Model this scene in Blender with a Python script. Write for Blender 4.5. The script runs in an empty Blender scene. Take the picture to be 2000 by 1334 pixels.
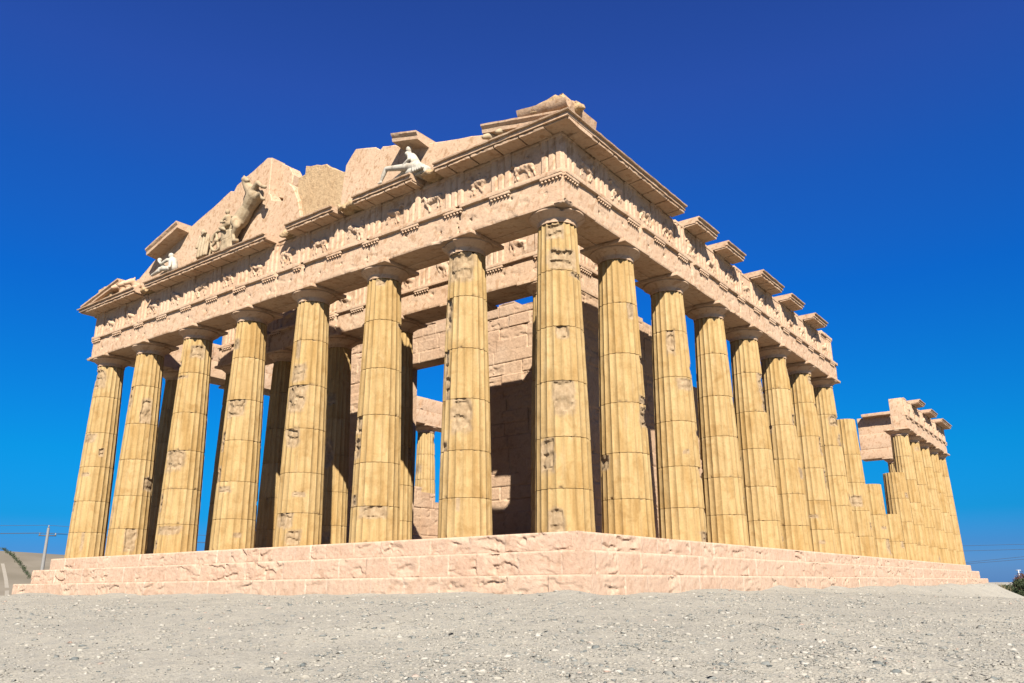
import bpy, bmesh, math, random
import numpy as np
from mathutils import Matrix, Vector

random.seed(7)
rng = np.random.default_rng(7)
SC = bpy.context.scene
COL = SC.collection
R = math.radians

# ------------------------------------------------------------------ camera
CAM_P = (13.685, -21.067, -1.480)
YAW, PITCH, ROLL = -0.6388, 0.2948, -0.0086
_f = np.array([math.sin(YAW) * math.cos(PITCH), math.cos(YAW) * math.cos(PITCH), math.sin(PITCH)])
_r = np.array([math.cos(YAW), -math.sin(YAW), 0.0])
_u = np.cross(_r, _f)
_r, _u = _r * math.cos(ROLL) + _u * math.sin(ROLL), -_r * math.sin(ROLL) + _u * math.cos(ROLL)
camd = bpy.data.cameras.new('camera')
camo = bpy.data.objects.new('camera', camd)
COL.objects.link(camo)
camo.matrix_world = Matrix(((_r[0], _u[0], -_f[0], CAM_P[0]), (_r[1], _u[1], -_f[1], CAM_P[1]),
                            (_r[2], _u[2], -_f[2], CAM_P[2]), (0, 0, 0, 1)))
camd.sensor_width = 36.0
camd.lens = 1568.8 * 36 / 2000
camd.clip_end = 6000
SC.camera = camo

# ------------------------------------------------------------------ sun, sky, exposure
SUN_V = Vector((0.835, -0.85, 1.0)).normalized()          # towards the sun
SUN_EL = math.asin(SUN_V.z)
SUN_AZ = math.atan2(SUN_V.x, SUN_V.y)
sund = bpy.data.lights.new('sun', 'SUN')
sund.energy = 5.0
sund.angle = R(0.53)
sund.color = (1.0, 0.945, 0.86)
suno = bpy.data.objects.new('sun', sund)
COL.objects.link(suno)
suno.rotation_euler = SUN_V.to_track_quat('Z', 'Y').to_euler()

world = bpy.data.worlds.new('World')
SC.world = world
world.use_nodes = True
wn, wl = world.node_tree.nodes, world.node_tree.links
sky = wn.new('ShaderNodeTexSky')
sky.sky_type = 'NISHITA'
sky.sun_disc = False
sky.sun_elevation = SUN_EL
sky.sun_rotation = SUN_AZ
tc = wn.new('ShaderNodeTexCoord')
sp = wn.new('ShaderNodeSeparateXYZ')
rp = wn.new('ShaderNodeValToRGB')
mul = wn.new('ShaderNodeMix')
mul.data_type = 'RGBA'
mul.blend_type = 'MULTIPLY'
mul.inputs[0].default_value = 1.0
wl.new(tc.outputs['Generated'], sp.inputs[0])
wl.new(sp.outputs[2], rp.inputs[0])
SKY_TINT = [(0.0, (0.18, 0.43, 1.12)), (0.010, (0.155, 0.375, 0.98)), (0.040, (0.068, 0.262, 0.72)), (0.076, (0.012, 0.279, 0.6445)),
            (0.1468, (0.006, 0.3254, 0.657)), (0.2396, (0.0087, 0.305, 0.7154)), (0.3311, (0.0131, 0.2797, 0.7794)),
            (0.4469, (0.048, 0.2779, 0.7881)), (0.5514, (0.1137, 0.2741, 0.7825)), (0.6417, (0.117, 0.2572, 0.723)), (0.80, (0.07, 0.16, 0.42)), (1.0, (0.05, 0.11, 0.30))]
cr = rp.color_ramp
while len(cr.elements) < len(SKY_TINT):
    cr.elements.new(0.5)
for e, (pz, c) in zip(cr.elements, SKY_TINT):
    e.position = pz
    e.color = (*c, 1)
wl.new(sky.outputs[0], mul.inputs[6])
wl.new(rp.outputs[0], mul.inputs[7])
wl.new(mul.outputs[2], wn['Background'].inputs[0])
wn['Background'].inputs[1].default_value = 0.0514
SC.view_settings.view_transform = 'Standard'
SC.view_settings.look = 'None'
SC.view_settings.exposure = 1.8
SC.view_settings.gamma = 1.0
SC.cycles.max_bounces = 6
SC.cycles.diffuse_bounces = 4
SC.cycles.use_denoising = True

# ------------------------------------------------------------------ noise
_perm = np.random.default_rng(3).permutation(256)
_perm = np.concatenate([_perm, _perm, _perm])
_g = np.random.default_rng(4).normal(size=(256, 3))
_g /= np.linalg.norm(_g, axis=1)[:, None]


def pn(x, y, z=0.0):
    x, y, z = np.broadcast_arrays(np.asarray(x, float), np.asarray(y, float), np.asarray(z, float))
    xi, yi, zi = np.floor(x).astype(int), np.floor(y).astype(int), np.floor(z).astype(int)
    xf, yf, zf = x - xi, y - yi, z - zi
    u, v, w = [t * t * t * (t * (t * 6 - 15) + 10) for t in (xf, yf, zf)]

    def gr(dx, dy, dz):
        h = _perm[(_perm[(_perm[(xi + dx) & 255] + yi + dy) & 255] + zi + dz) & 255]
        g = _g[h]
        return g[..., 0] * (xf - dx) + g[..., 1] * (yf - dy) + g[..., 2] * (zf - dz)
    L = lambda a, b, t: a + t * (b - a)
    return 1.5 * L(L(L(gr(0, 0, 0), gr(1, 0, 0), u), L(gr(0, 1, 0), gr(1, 1, 0), u), v),
                   L(L(gr(0, 0, 1), gr(1, 0, 1), u), L(gr(0, 1, 1), gr(1, 1, 1), u), v), w)


def fbm(x, y, z=0.0, o=3):
    s, a = 0.0, 1.0
    x, y, z = np.asarray(x, float), np.asarray(y, float), np.asarray(z, float)
    for i in range(o):
        s = s + a * pn(x, y, z)
        x, y, z, a = x * 2.03 + 7.1, y * 2.03 + 3.7, z * 2.03 + 1.3, a * 0.5
    return s


def ss(a, b, x):
    t = np.clip((x - a) / (b - a), 0, 1)
    return t * t * (3 - 2 * t)


def sawt(q, w=0.13):
    """saw tooth with a short, not instant, return"""
    f_ = q - np.floor(q)
    return np.where(f_ < 1 - w, f_ / (1 - w), (1 - f_) / w)


# ------------------------------------------------------------------ materials
MATS = {}
ALB = 0.385        # the colours below are written relative to white paint; this brings them to real albedos


class NT:
    def __init__(s, name, rough=0.9):
        s.m = bpy.data.materials.new(name)
        s.m.use_nodes = True
        s.n, s.l = s.m.node_tree.nodes, s.m.node_tree.links
        s.b = s.n['Principled BSDF']
        s.b.inputs['Roughness'].default_value = rough
        s.b.inputs['Specular IOR Level'].default_value = 0.15
        MATS[name] = s.m

    def add(s, t, **k):
        n = s.n.new(t)
        for a, v in k.items():
            setattr(n, a, v)
        return n

    def link(s, a, b):
        s.l.new(a, b)

    def pos(s, scale=(1, 1, 1), rot=(0, 0, 0), per_object=False):
        g = s.add('ShaderNodeNewGeometry')
        mp = s.add('ShaderNodeMapping')
        mp.inputs['Scale'].default_value = scale
        mp.inputs['Rotation'].default_value = rot
        if per_object:
            oi = s.add('ShaderNodeObjectInfo')
            ad = s.add('ShaderNodeVectorMath', operation='ADD')
            ml = s.add('ShaderNodeMath', operation='MULTIPLY')
            ml.inputs[1].default_value = 57.0
            s.link(oi.outputs['Random'], ml.inputs[0])
            s.link(g.outputs['Position'], ad.inputs[0])
            s.link(ml.outputs[0], ad.inputs[1])
            s.link(ad.outputs[0], mp.inputs[0])
        else:
            s.link(g.outputs['Position'], mp.inputs[0])
        return mp.outputs[0]

    def noise(s, vec, scale, detail=4, rough=0.55, dist=0.0):
        n = s.add('ShaderNodeTexNoise')
        n.inputs['Scale'].default_value = scale
        n.inputs['Detail'].default_value = detail
        n.inputs['Roughness'].default_value = rough
        n.inputs['Distortion'].default_value = dist
        s.link(vec, n.inputs['Vector'])
        return n.outputs[0]

    def ramp(s, fac, stops):
        r = s.add('ShaderNodeValToRGB')
        while len(r.color_ramp.elements) < len(stops):
            r.color_ramp.elements.new(0.5)
        for e, (p, c) in zip(r.color_ramp.elements, stops):
            e.position = p
            e.color = (*c, 1) if len(c) == 3 else c
        s.link(fac, r.inputs[0])
        return r.outputs[0]

    def mix(s, fac, a, b, mode='MIX'):
        m = s.add('ShaderNodeMix', data_type='RGBA', blend_type=mode)
        for i, v in ((0, fac), (6, a), (7, b)):
            if isinstance(v, (int, float)):
                m.inputs[i].default_value = v
            elif isinstance(v, tuple):
                m.inputs[i].default_value = (*v, 1)
            else:
                s.link(v, m.inputs[i])
        return m.outputs[2]

    def attr(s, name):
        a = s.add('ShaderNodeAttribute', attribute_name=name)
        return a.outputs['Fac']

    def mul(s, a, k):
        m = s.add('ShaderNodeMath', operation='MULTIPLY')
        s.link(a, m.inputs[0])
        if isinstance(k, (int, float)):
            m.inputs[1].default_value = k
        else:
            s.link(k, m.inputs[1])
        return m.outputs[0]

    def bump(s, h, strength, dist):
        b = s.add('ShaderNodeBump')
        b.inputs['Strength'].default_value = strength
        b.inputs['Distance'].default_value = dist
        s.link(h, b.inputs['Height'])
        prev = s.b.inputs['Normal']
        if prev.is_linked:
            s.link(prev.links[0].from_socket, b.inputs['Normal'])
        s.link(b.outputs[0], s.b.inputs['Normal'])

    def out(s, c):
        s.link(s.mix(1.0, c, (ALB, ALB, ALB), 'MULTIPLY'), s.b.inputs['Base Color'])


BW = lambda a, b: [(a, (0, 0, 0)), (b, (1, 1, 1))]


def stone(name, c1, c2, mark, mark_amt, white=(0.80, 0.65, 0.49), bump=0.5, mscale=1.4):
    t = NT(name, 0.92)
    p = t.pos()
    base = t.mix(t.ramp(t.noise(p, 0.7, 5, 0.6), BW(0.3, 0.7)), c1, c2)
    fine = t.ramp(t.noise(p, 9.0, 5, 0.65), [(0.3, (0.86, 0.85, 0.84)), (0.7, (1.08, 1.08, 1.08))])
    base = t.mix(1.0, base, fine, 'MULTIPLY')
    # slanting smudges of the plastered surface
    pm = t.pos(scale=(0.36, 0.36, 1.7), rot=(-0.62, 0.62, 0))
    pm.node.vector_type = 'TEXTURE'
    mk = t.ramp(t.noise(pm, mscale, 4, 0.55, 0.3), BW(0.54, 0.63))
    base = t.mix(t.mul(mk, mark_amt), base, mark)
    # a few pale washed patches
    pl = t.ramp(t.noise(p, 0.33, 3, 0.5), BW(0.6, 0.78))
    base = t.mix(t.mul(pl, 0.3), base, white)
    base = t.mix(t.mul(t.attr('pale'), 0.65), base, white)
    base = t.mix(t.mul(t.attr('dmg'), 0.55), base, (0.50, 0.37, 0.26))
    t.out(base)
    t.bump(t.noise(p, 26.0, 6, 0.7), bump * 0.6, 0.02)
    t.bump(t.noise(p, 5.0, 5, 0.65), bump, 0.05)
    return t.m


stone('pink_stone', (0.77, 0.505, 0.32), (0.84, 0.60, 0.40), (0.52, 0.295, 0.15), 0.6, mscale=1.7)
stone('tympanum_stone', (0.77, 0.51, 0.32), (0.84, 0.60, 0.40), (0.50, 0.285, 0.145), 0.7, mscale=2.2)
stone('sandy_stone', (0.66, 0.44, 0.235), (0.72, 0.51, 0.29), (0.46, 0.29, 0.15), 0.5, bump=1.2)
stone('step_stone', (0.76, 0.515, 0.355), (0.83, 0.60, 0.43), (0.56, 0.34, 0.205), 0.35, (0.84, 0.70, 0.55), bump=0.6)
stone('wall_stone', (0.67, 0.43, 0.265), (0.76, 0.53, 0.345), (0.42, 0.275, 0.165), 0.35, bump=0.7)
stone('white_statue', (0.66, 0.60, 0.49), (0.72, 0.66, 0.55), (0.38, 0.29, 0.19), 0.5, bump=0.25)
stone('beige_statue', (0.50, 0.37, 0.225), (0.64, 0.50, 0.32), (0.36, 0.24, 0.13), 0.6, bump=0.35)

t = NT('ochre_stone', 0.85)
p = t.pos(per_object=True)
pv = t.pos(scale=(1, 1, 0.16), per_object=True)
base = t.mix(t.ramp(t.noise(pv, 2.2, 5, 0.62), BW(0.32, 0.68)), (0.51, 0.305, 0.10), (0.69, 0.48, 0.215))
oi_ = t.add('ShaderNodeObjectInfo')
base = t.mix(t.mul(t.ramp(oi_.outputs['Random'], [(0.0, (0, 0, 0)), (1.0, (1, 1, 1))]), 0.45), base, (0.68, 0.485, 0.24))
blot = t.ramp(t.noise(p, 1.6, 6, 0.68, 0.6), BW(0.5, 0.72))
base = t.mix(t.mul(blot, 0.6), base, (0.38, 0.205, 0.055))
pale = t.ramp(t.noise(t.pos(scale=(1, 1, 0.35), per_object=True), 3.0, 5, 0.6), BW(0.58, 0.74))
base = t.mix(t.mul(pale, 0.45), base, (0.72, 0.53, 0.29))
base = t.mix(t.mul(t.attr('stain'), 0.55), base, (0.46, 0.27, 0.085))
base = t.mix(t.mul(t.attr('dmg'), 0.78), base, t.mix(t.ramp(t.noise(p, 5.0, 4), BW(0.35, 0.65)), (0.36, 0.25, 0.15), (0.56, 0.41, 0.26)))
base = t.mix(1.0, base, t.ramp(t.noise(p, 14.0, 5, 0.7), [(0.3, (0.88, 0.87, 0.85)), (0.7, (1.06, 1.06, 1.06))]), 'MULTIPLY')
strk = t.ramp(t.noise(t.pos(scale=(1, 1, 0.07), per_object=True), 7.0, 4, 0.6), [(0.36, (0.70, 0.64, 0.54)), (0.5, (1, 1, 1)), (0.66, (1.07, 1.06, 1.05))])
base = t.mix(0.4, base, strk, 'MULTIPLY')
t.out(base)
t.bump(t.noise(p, 30.0, 5, 0.7), 0.3, 0.015)
t.bump(t.noise(p, 6.0, 4, 0.6), 0.3, 0.03)

t = NT('desert_ground', 0.95)
p = t.pos()
base = t.mix(t.ramp(t.noise(p, 0.35, 6, 0.65), BW(0.35, 0.65)), (0.47, 0.44, 0.37), (0.56, 0.52, 0.43))
base = t.mix(t.ramp(t.noise(p, 3.0, 6, 0.7), BW(0.45, 0.7)), base, (0.42, 0.40, 0.35))
vo = t.add('ShaderNodeTexVoronoi')
vo.inputs['Scale'].default_value = 30.0
t.link(p, vo.inputs['Vector'])
peb = t.ramp(vo.outputs['Color'], [(0.0, (0.55, 0.55, 0.55)), (0.5, (1.0, 0.98, 0.95)), (1.0, (1.25, 1.22, 1.18))])
base = t.mix(0.65, base, peb, 'MULTIPLY')
t.out(base)
t.bump(t.noise(p, 60.0, 4, 0.7), 0.5, 0.02)
t.bump(vo.outputs['Distance'], 0.6, 0.02)

t = NT('gravel_stone', 0.85)
base = t.ramp(t.attr('shade'), [(0.0, (0.17, 0.185, 0.175)), (0.15, (0.27, 0.275, 0.25)), (0.35, (0.36, 0.335, 0.28)),
                                (0.65, (0.46, 0.42, 0.345)), (0.88, (0.53, 0.49, 0.41)), (0.97, (0.60, 0.56, 0.48)), (1.0, (0.50, 0.35, 0.27))])
t.out(base)
t.bump(t.noise(t.pos(), 60.0, 3), 0.3, 0.01)

t = NT('hill_soil', 0.95)
p = t.pos()
base = t.mix(t.ramp(t.noise(t.pos(scale=(1, 1, 3)), 0.05, 6, 0.6), BW(0.35, 0.65)), (0.235, 0.20, 0.145), (0.31, 0.265, 0.20))
t.out(base)
t = NT('track_soil', 0.95)
t.out(t.mix(t.noise(t.pos(), 0.3), (0.40, 0.35, 0.28), (0.47, 0.42, 0.34)))

for nm, c1, c2 in (('leaf_green', (0.045, 0.07, 0.03), (0.10, 0.12, 0.055)), ('leaf_red', (0.10, 0.045, 0.035), (0.20, 0.10, 0.07)),
                   ('dry_grass', (0.30, 0.24, 0.14), (0.42, 0.34, 0.2))):
    t = NT(nm, 0.7)
    t.out(t.mix(t.ramp(t.noise(t.pos(), 2.5, 3), BW(0.35, 0.65)), c1, c2))
t = NT('bark', 0.9)
t.out(t.mix(t.noise(t.pos(), 6.0), (0.10, 0.07, 0.05), (0.18, 0.13, 0.09)))
t = NT('concrete_pole', 0.85)
t.out(t.mix(t.noise(t.pos(), 3.0), (0.30, 0.29, 0.27), (0.40, 0.385, 0.36)))
t = NT('dark_metal', 0.5)
t.out(t.mix(t.noise(t.pos(), 5.0), (0.10, 0.10, 0.11), (0.16, 0.16, 0.17)))
t = NT('white_metal', 0.5)
t.out(t.mix(t.noise(t.pos(), 5.0), (0.72, 0.72, 0.72), (0.80, 0.80, 0.80)))
t = NT('wire_metal', 0.6)
t.out(t.mix(t.noise(t.pos(), 1.0), (0.07, 0.08, 0.10), (0.10, 0.11, 0.13)))


# ------------------------------------------------------------------ object helpers
def thing(name, label, cat, loc=(0, 0, 0), group=None, kind=None):
    o = bpy.data.objects.new(name, None)
    o.empty_display_size = 0.3
    COL.objects.link(o)
    o.location = loc
    return tag(o, label, cat, group, kind)


def tag(o, label=None, cat=None, group=None, kind=None):
    if label:
        o['label'] = label
    if cat:
        o['category'] = cat
    if group:
        o['group'] = group
    if kind:
        o['kind'] = kind
    return o


class MB:
    """collects pieces of geometry for ONE mesh object"""

    def __init__(s):
        s.V, s.F, s.n, s.A = [], [], 0, {}

    def add(s, V, F, **attrs):
        V = np.asarray(V, float).reshape(-1, 3)
        s.V.append(V)
        for f in F:
            s.F.append(np.asarray(f) + s.n)
        for k, a in attrs.items():
            s.A.setdefault(k, []).append((s.n, np.asarray(a, float).ravel()))
        s.n += len(V)
        return s

    def build(s, name, mat, parent=None, smooth=None, off=(0, 0, 0)):
        V = np.concatenate(s.V)
        me = bpy.data.meshes.new(name)
        if s.F:
            sizes = np.array([len(f) for f in s.F], dtype=np.int32)
            loops = np.concatenate(s.F).astype(np.int32)
            me.vertices.add(len(V))
            me.vertices.foreach_set('co', V.ravel().astype(np.float32))
            me.loops.add(len(loops))
            me.loops.foreach_set('vertex_index', loops)
            me.polygons.add(len(sizes))
            starts = np.concatenate([[0], np.cumsum(sizes)[:-1]]).astype(np.int32)
            me.polygons.foreach_set('loop_start', starts)
            me.update(calc_edges=True)
            me.validate()
        for k, lst in s.A.items():
            full = np.zeros(len(V), np.float32)
            for st, a in lst:
                full[st:st + len(a)] = a
            at = me.attributes.new(k, 'FLOAT', 'POINT')
            at.data.foreach_set('value', full)
        if smooth is not None:
            me.polygons.foreach_set('use_smooth', [True] * len(me.polygons))
            me.set_sharp_from_angle(angle=R(smooth))
        me.materials.append(MATS[mat])
        return put(name, me, parent, off)


def put(name, me, parent=None, off=(0, 0, 0)):
    o = bpy.data.objects.new(name, me)
    COL.objects.link(o)
    o.location = off
    if parent:
        o.parent = parent
    return o


def gridF(nu, nv, wrap=False):
    """quads of a grid whose index is i*nv + j"""
    i = np.arange(nu if wrap else nu - 1)[:, None]
    j = np.arange(nv - 1)[None, :]
    i2 = (i + 1) % nu
    a = (i * nv + j).ravel()
    b = (i2 * nv + j).ravel()
    c = (i2 * nv + j + 1).ravel()
    d = (i * nv + j + 1).ravel()
    return np.stack([a, b, c, d], 1)


def lin(a, b, res, edge=0.0):
    n = max(1, int(round((b - a) / res)))
    x = np.linspace(a, b, n + 1)
    if edge and b - a > 2.5 * edge:
        x = np.unique(np.round(np.concatenate([[a, a + edge * 0.4, a + edge, b - edge, b - edge * 0.4, b],
                                               x[(x > a + 1.4 * edge) & (x < b - 1.4 * edge)]]), 5))
    return x


def rough_box(mb, lo, hi, res=0.2, amp=0.012, freq=1.3, edge=0.02, seed=0.0, chips=(), xf=None, flip=False):
    lo, hi = np.array(lo, float), np.array(hi, float)
    ax = [lin(lo[k], hi[k], res, edge) for k in range(3)]
    Vs, Fs, n = [], [], 0
    for k in range(3):
        u, v = (k + 1) % 3, (k + 2) % 3
        for side in (0, 1):
            U, Vv = np.meshgrid(ax[u], ax[v], indexing='ij')
            P = np.zeros(U.shape + (3,))
            P[..., u], P[..., v], P[..., k] = U, Vv, (hi[k] if side else lo[k])
            F = gridF(len(ax[u]), len(ax[v])) + n
            Fs.append(F if side else F[:, ::-1])
            Vs.append(P.reshape(-1, 3))
            n += P.size // 3
    V = np.concatenate(Vs)
    F = np.concatenate(Fs)
    key, inv = np.unique(np.round(V, 4), axis=0, return_inverse=True)
    inv = inv.ravel()
    V = key
    F = inv[F]
    s = seed * 13.7
    if edge:
        r = edge * (1 + 0.8 * pn(V[:, 0] * 1.7 + s, V[:, 1] * 1.7, V[:, 2] * 1.7))[:, None]
        r = np.clip(r, 0.003, None)
        r = np.minimum(r, (hi - lo).min() * 0.45)
        q = np.clip(V, lo + r, hi - r)
        d = V - q
        L = np.linalg.norm(d, axis=1)[:, None]
        V = np.where(L > r, q + d / np.maximum(L, 1e-9) * r, V)
    dm = np.zeros(len(V))
    for (c, rad, depth) in chips:
        c = np.array(c, float)
        d = np.linalg.norm(V - c, axis=1) * (1 + 0.35 * fbm(V[:, 0] * 3 + s, V[:, 1] * 3, V[:, 2] * 3, 2))
        w = ss(rad, rad * 0.75, d)
        cen = (lo + hi) / 2
        dirv = cen - c
        dirv /= np.linalg.norm(dirv)
        led = depth * (0.7 + 0.9 * fbm(V[:, 0] * 4, V[:, 1] * 4, V[:, 2] * 9 + s, 3))
        V = V + (w * led)[:, None] * dirv
        dm = np.maximum(dm, w)
    if amp:
        f = freq
        V = V + amp * np.stack([fbm(V[:, 0] * f + s, V[:, 1] * f + 11, V[:, 2] * f, 2), fbm(V[:, 0] * f + 31, V[:, 1] * f + s, V[:, 2] * f, 2),
                                fbm(V[:, 0] * f, V[:, 1] * f + 57, V[:, 2] * f + s, 2)], 1)
    if xf:
        V = np.stack(xf(V[:, 0], V[:, 1], V[:, 2]), 1)
    if flip:
        F = F[:, ::-1]
    mb.add(V, F, dmg=dm)
    return mb


def panel(mb, xf, s0, s1, z0, z1, o, back, res, disp, flip=False, ends=True):
    """height-field face in the local frame (s along, o outwards, z up), with a skirt to depth back"""
    S, Z = lin(s0, s1, res), lin(z0, z1, res)
    SS, ZZ = np.meshgrid(S, Z, indexing='ij')
    r = disp(SS, ZZ)
    D, att = r if isinstance(r, tuple) else (r, {})
    nu, nv = len(S), len(Z)
    V = np.stack(xf(SS.ravel(), (o + D).ravel(), ZZ.ravel()), 1)
    ring = np.concatenate([np.arange(nu) * nv, (nu - 1) * nv + np.arange(1, nv), (np.arange(nu - 2, -1, -1)) * nv + nv - 1, np.arange(nv - 2, 0, -1)])
    RS, RZ = SS.ravel()[ring], ZZ.ravel()[ring]
    B = np.stack(xf(RS, np.full(len(RS), back), RZ), 1)
    n = nu * nv
    m = len(ring)
    k = np.arange(m)
    sk = np.stack([ring, n + k, n + (k + 1) % m, ring[(k + 1) % m]], 1)
    F = gridF(nu, nv)
    if flip:
        F, sk = F[:, ::-1], sk[:, ::-1]
    cap = [n + k] if not flip else [n + k[::-1]]
    att = {a: np.concatenate([np.asarray(v).ravel(), np.zeros(m)]) for a, v in att.items()}
    mb.add(np.concatenate([V, B]), list(F) + list(sk) + cap, **att)
    return mb


def extrude(mb, prof, S, xf, amp=0.0, freq=1.5, seed=0.0, caps=(True, True), k0=0.0, k1=0.0, flip=False, zs=0.0):
    """closed profile (o, z) swept along s; the ends may be mitred: s = s0 + k*o; zs tilts the run"""
    prof = np.array(prof, float)
    S = np.asarray(S, float)
    m, n = len(prof), len(S)
    V = np.zeros((n, m, 3))
    for i, s in enumerate(S):
        V[i, :, 0] = s
        if i == 0:
            V[i, :, 0] += k0 * prof[:, 0]
        if i == n - 1:
            V[i, :, 0] += k1 * prof[:, 0]
        V[i, :, 1] = prof[:, 0]
        V[i, :, 2] = prof[:, 1] + zs * (V[i, :, 0] - S[0])
    V = V.reshape(-1, 3)
    if amp:
        q = seed * 9.1
        V[:, 1] += amp * fbm(V[:, 0] * freq + q, V[:, 1] * 6, V[:, 2] * 6, 2)
        V[:, 2] += amp * fbm(V[:, 0] * freq * 1.3 + q, V[:, 1] * 6 + 9, V[:, 2] * 6, 2)
    i = np.arange(n - 1)[:, None]
    j = np.arange(m)[None, :]
    a, b = i * m + j, i * m + (j + 1) % m
    F = np.stack([a, b, b + m, a + m], -1).reshape(-1, 4)
    if flip:
        F = F[:, ::-1]
    F = list(F)
    if caps[0]:
        F.append(np.arange(m)[::-1] if not flip else np.arange(m))
    if caps[1]:
        F.append((n - 1) * m + (np.arange(m) if not flip else np.arange(m)[::-1]))
    V = np.stack(xf(V[:, 0], V[:, 1], V[:, 2]), 1)
    mb.add(V, F)
    return mb


def prism(mb, pts, y0, y1, jit=0.03, step=0.25, seed=1, bev=0.0):
    """polygon in x,z extruded along y, outline roughened; y0 is the front"""
    P = []
    r = np.random.default_rng(seed)
    n = len(pts)
    for i in range(n):
        a, b = np.array(pts[i], float), np.array(pts[(i + 1) % n], float)
        L = np.linalg.norm(b - a)
        k = max(1, int(L / step))
        for q in range(k):
            p_ = a + (b - a) * q / k
            if q:
                p_ = p_ + r.normal(size=2) * jit
            P.append(p_)
    P = np.array(P)
    m = len(P)
    c = P.mean(0)
    layers = []
    b = 0.035 if bev == 0 else bev
    nrm = np.roll(P, -1, 0) - np.roll(P, 1, 0)
    nrm = np.stack([nrm[:, 1], -nrm[:, 0]], 1)
    nrm /= np.maximum(np.linalg.norm(nrm, axis=1)[:, None], 1e-6)
    area = 0.5 * np.sum(P[:, 0] * np.roll(P[:, 1], -1) - np.roll(P[:, 0], -1) * P[:, 1])
    if area < 0:
        nrm = -nrm
    for y, inset in ((y0, b), (y0 + b, 0), (y0 * 0.5 + y1 * 0.5, -0.0), (y1 - b, 0), (y1, b)):
        Q = P - nrm * inset + (r.normal(size=P.shape) * jit * 0.4 if y not in (y0, y1) else 0)
        layers.append(np.stack([Q[:, 0], np.full(m, y), Q[:, 1]], 1))
    V = np.concatenate(layers)
    F = []
    for L in range(4):
        k = np.arange(m)
        F += list(np.stack([L * m + k, L * m + (k + 1) % m, (L + 1) * m + (k + 1) % m, (L + 1) * m + k], 1))
    F.append(np.arange(m)[::-1])
    F.append(4 * m + np.arange(m))
    mb.add(V, F)
    return mb


def tube(mb, pts, rad, n=8, caps=True):
    pts = [np.array(p_, float) for p_ in pts]
    rad = rad if isinstance(rad, (list, tuple)) else [rad] * len(pts)
    V = []
    up = np.array([0.0, 0, 1])
    for i, p_ in enumerate(pts):
        d = pts[min(i + 1, len(pts) - 1)] - pts[max(i - 1, 0)]
        d /= np.linalg.norm(d)
        a = np.cross(d, up)
        if np.linalg.norm(a) < 1e-3:
            a = np.cross(d, np.array([1.0, 0, 0]))
        a /= np.linalg.norm(a)
        b = np.cross(d, a)
        th = np.arange(n) * 2 * math.pi / n
        V.append(p_ + rad[i] * (np.cos(th)[:, None] * a + np.sin(th)[:, None] * b))
    F = []
    for i in range(len(pts) - 1):
        k = np.arange(n)
        F += list(np.stack([i * n + k, i * n + (k + 1) % n, (i + 1) * n + (k + 1) % n, (i + 1) * n + k], 1))
    if caps:
        F.append(np.arange(n)[::-1])
        F.append((len(pts) - 1) * n + np.arange(n))
    mb.add(np.concatenate(V), F)
    return mb


def ball(mb, c, r, n=10):
    """ellipsoid"""
    r = np.array(r if isinstance(r, (tuple, list)) else (r, r, r), float)
    th = np.linspace(0, math.pi, n + 1)[1:-1]
    ph = np.arange(2 * n) * math.pi / n
    V = [np.array([[0, 0, 1.0]]), np.array([[0, 0, -1.0]])]
    T, Pp = np.meshgrid(th, ph, indexing='ij')
    V.append(np.stack([np.sin(T) * np.cos(Pp), np.sin(T) * np.sin(Pp), np.cos(T)], -1).reshape(-1, 3))
    V = np.concatenate(V) * r + np.array(c, float)
    m = 2 * n
    F = []
    for j in range(m):
        F.append(np.array([0, 2 + j, 2 + (j + 1) % m]))
        F.append(np.array([1, 2 + (n - 2) * m + (j + 1) % m, 2 + (n - 2) * m + j]))
    for i in range(n - 2):
        for j in range(m):
            a, b = 2 + i * m + j, 2 + i * m + (j + 1) % m
            F.append(np.array([a, a + m, b + m, b]))
    mb.add(V, F)
    return mb


def limb(mb, a, b, ra, rb):
    a, b = np.array(a, float), np.array(b, float)
    tube(mb, [a, a * .5 + b * .5, b], [ra, (ra + rb) / 2 * 1.03, rb], 12)
    ball(mb, a, ra * 0.99, 7)
    ball(mb, b, rb * 0.99, 7)


def fuse(o, voxel, it=3):
    m = o.modifiers.new('fuse', 'REMESH')
    m.mode = 'VOXEL'
    m.voxel_size = voxel
    m.use_smooth_shade = True
    s = o.modifiers.new('soften', 'SMOOTH')
    s.iterations = it
    s.factor = 0.5
    return o


# ------------------------------------------------------------------ dimensions
SP, CC = 4.29, 3.979                      # axial spacing, corner spacing
FX = [0, CC] + [CC + SP * i for i in range(1, 6)] + [2 * CC + 5 * SP]
RY = [0, CC] + [CC + SP * i for i in range(1, 15)] + [2 * CC + 14 * SP]
LF, LR = FX[-1], RY[-1]
EDGE, TREAD = 1.135, 0.563
HS = (0.552, 0.663, 0.532)
GZ = -sum(HS)                             # ground at the foot of the steps
ZAB, ZAR, ZTA, ZFR, ZCO = 10.50, 10.64, 11.66, 11.82, 13.20
ZSH = 10.08                               # shaft top
JOINTS = [0, 1.28, 2.85, 4.62, 6.42, 8.36, ZSH]

mapF = lambda s, o, z: (-s, -o, z)                   # pediment front
mapN = lambda s, o, z: (o, s, z)                     # long side
mapS = lambda s, o, z: (-LF - o, s, z)               # far long side
mapI = lambda s, o, z: (-s, 5.25 - o, z)             # inner porch
mapR = lambda s, o, z: (-CC + o, s, z)               # return of the inner porch


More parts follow.
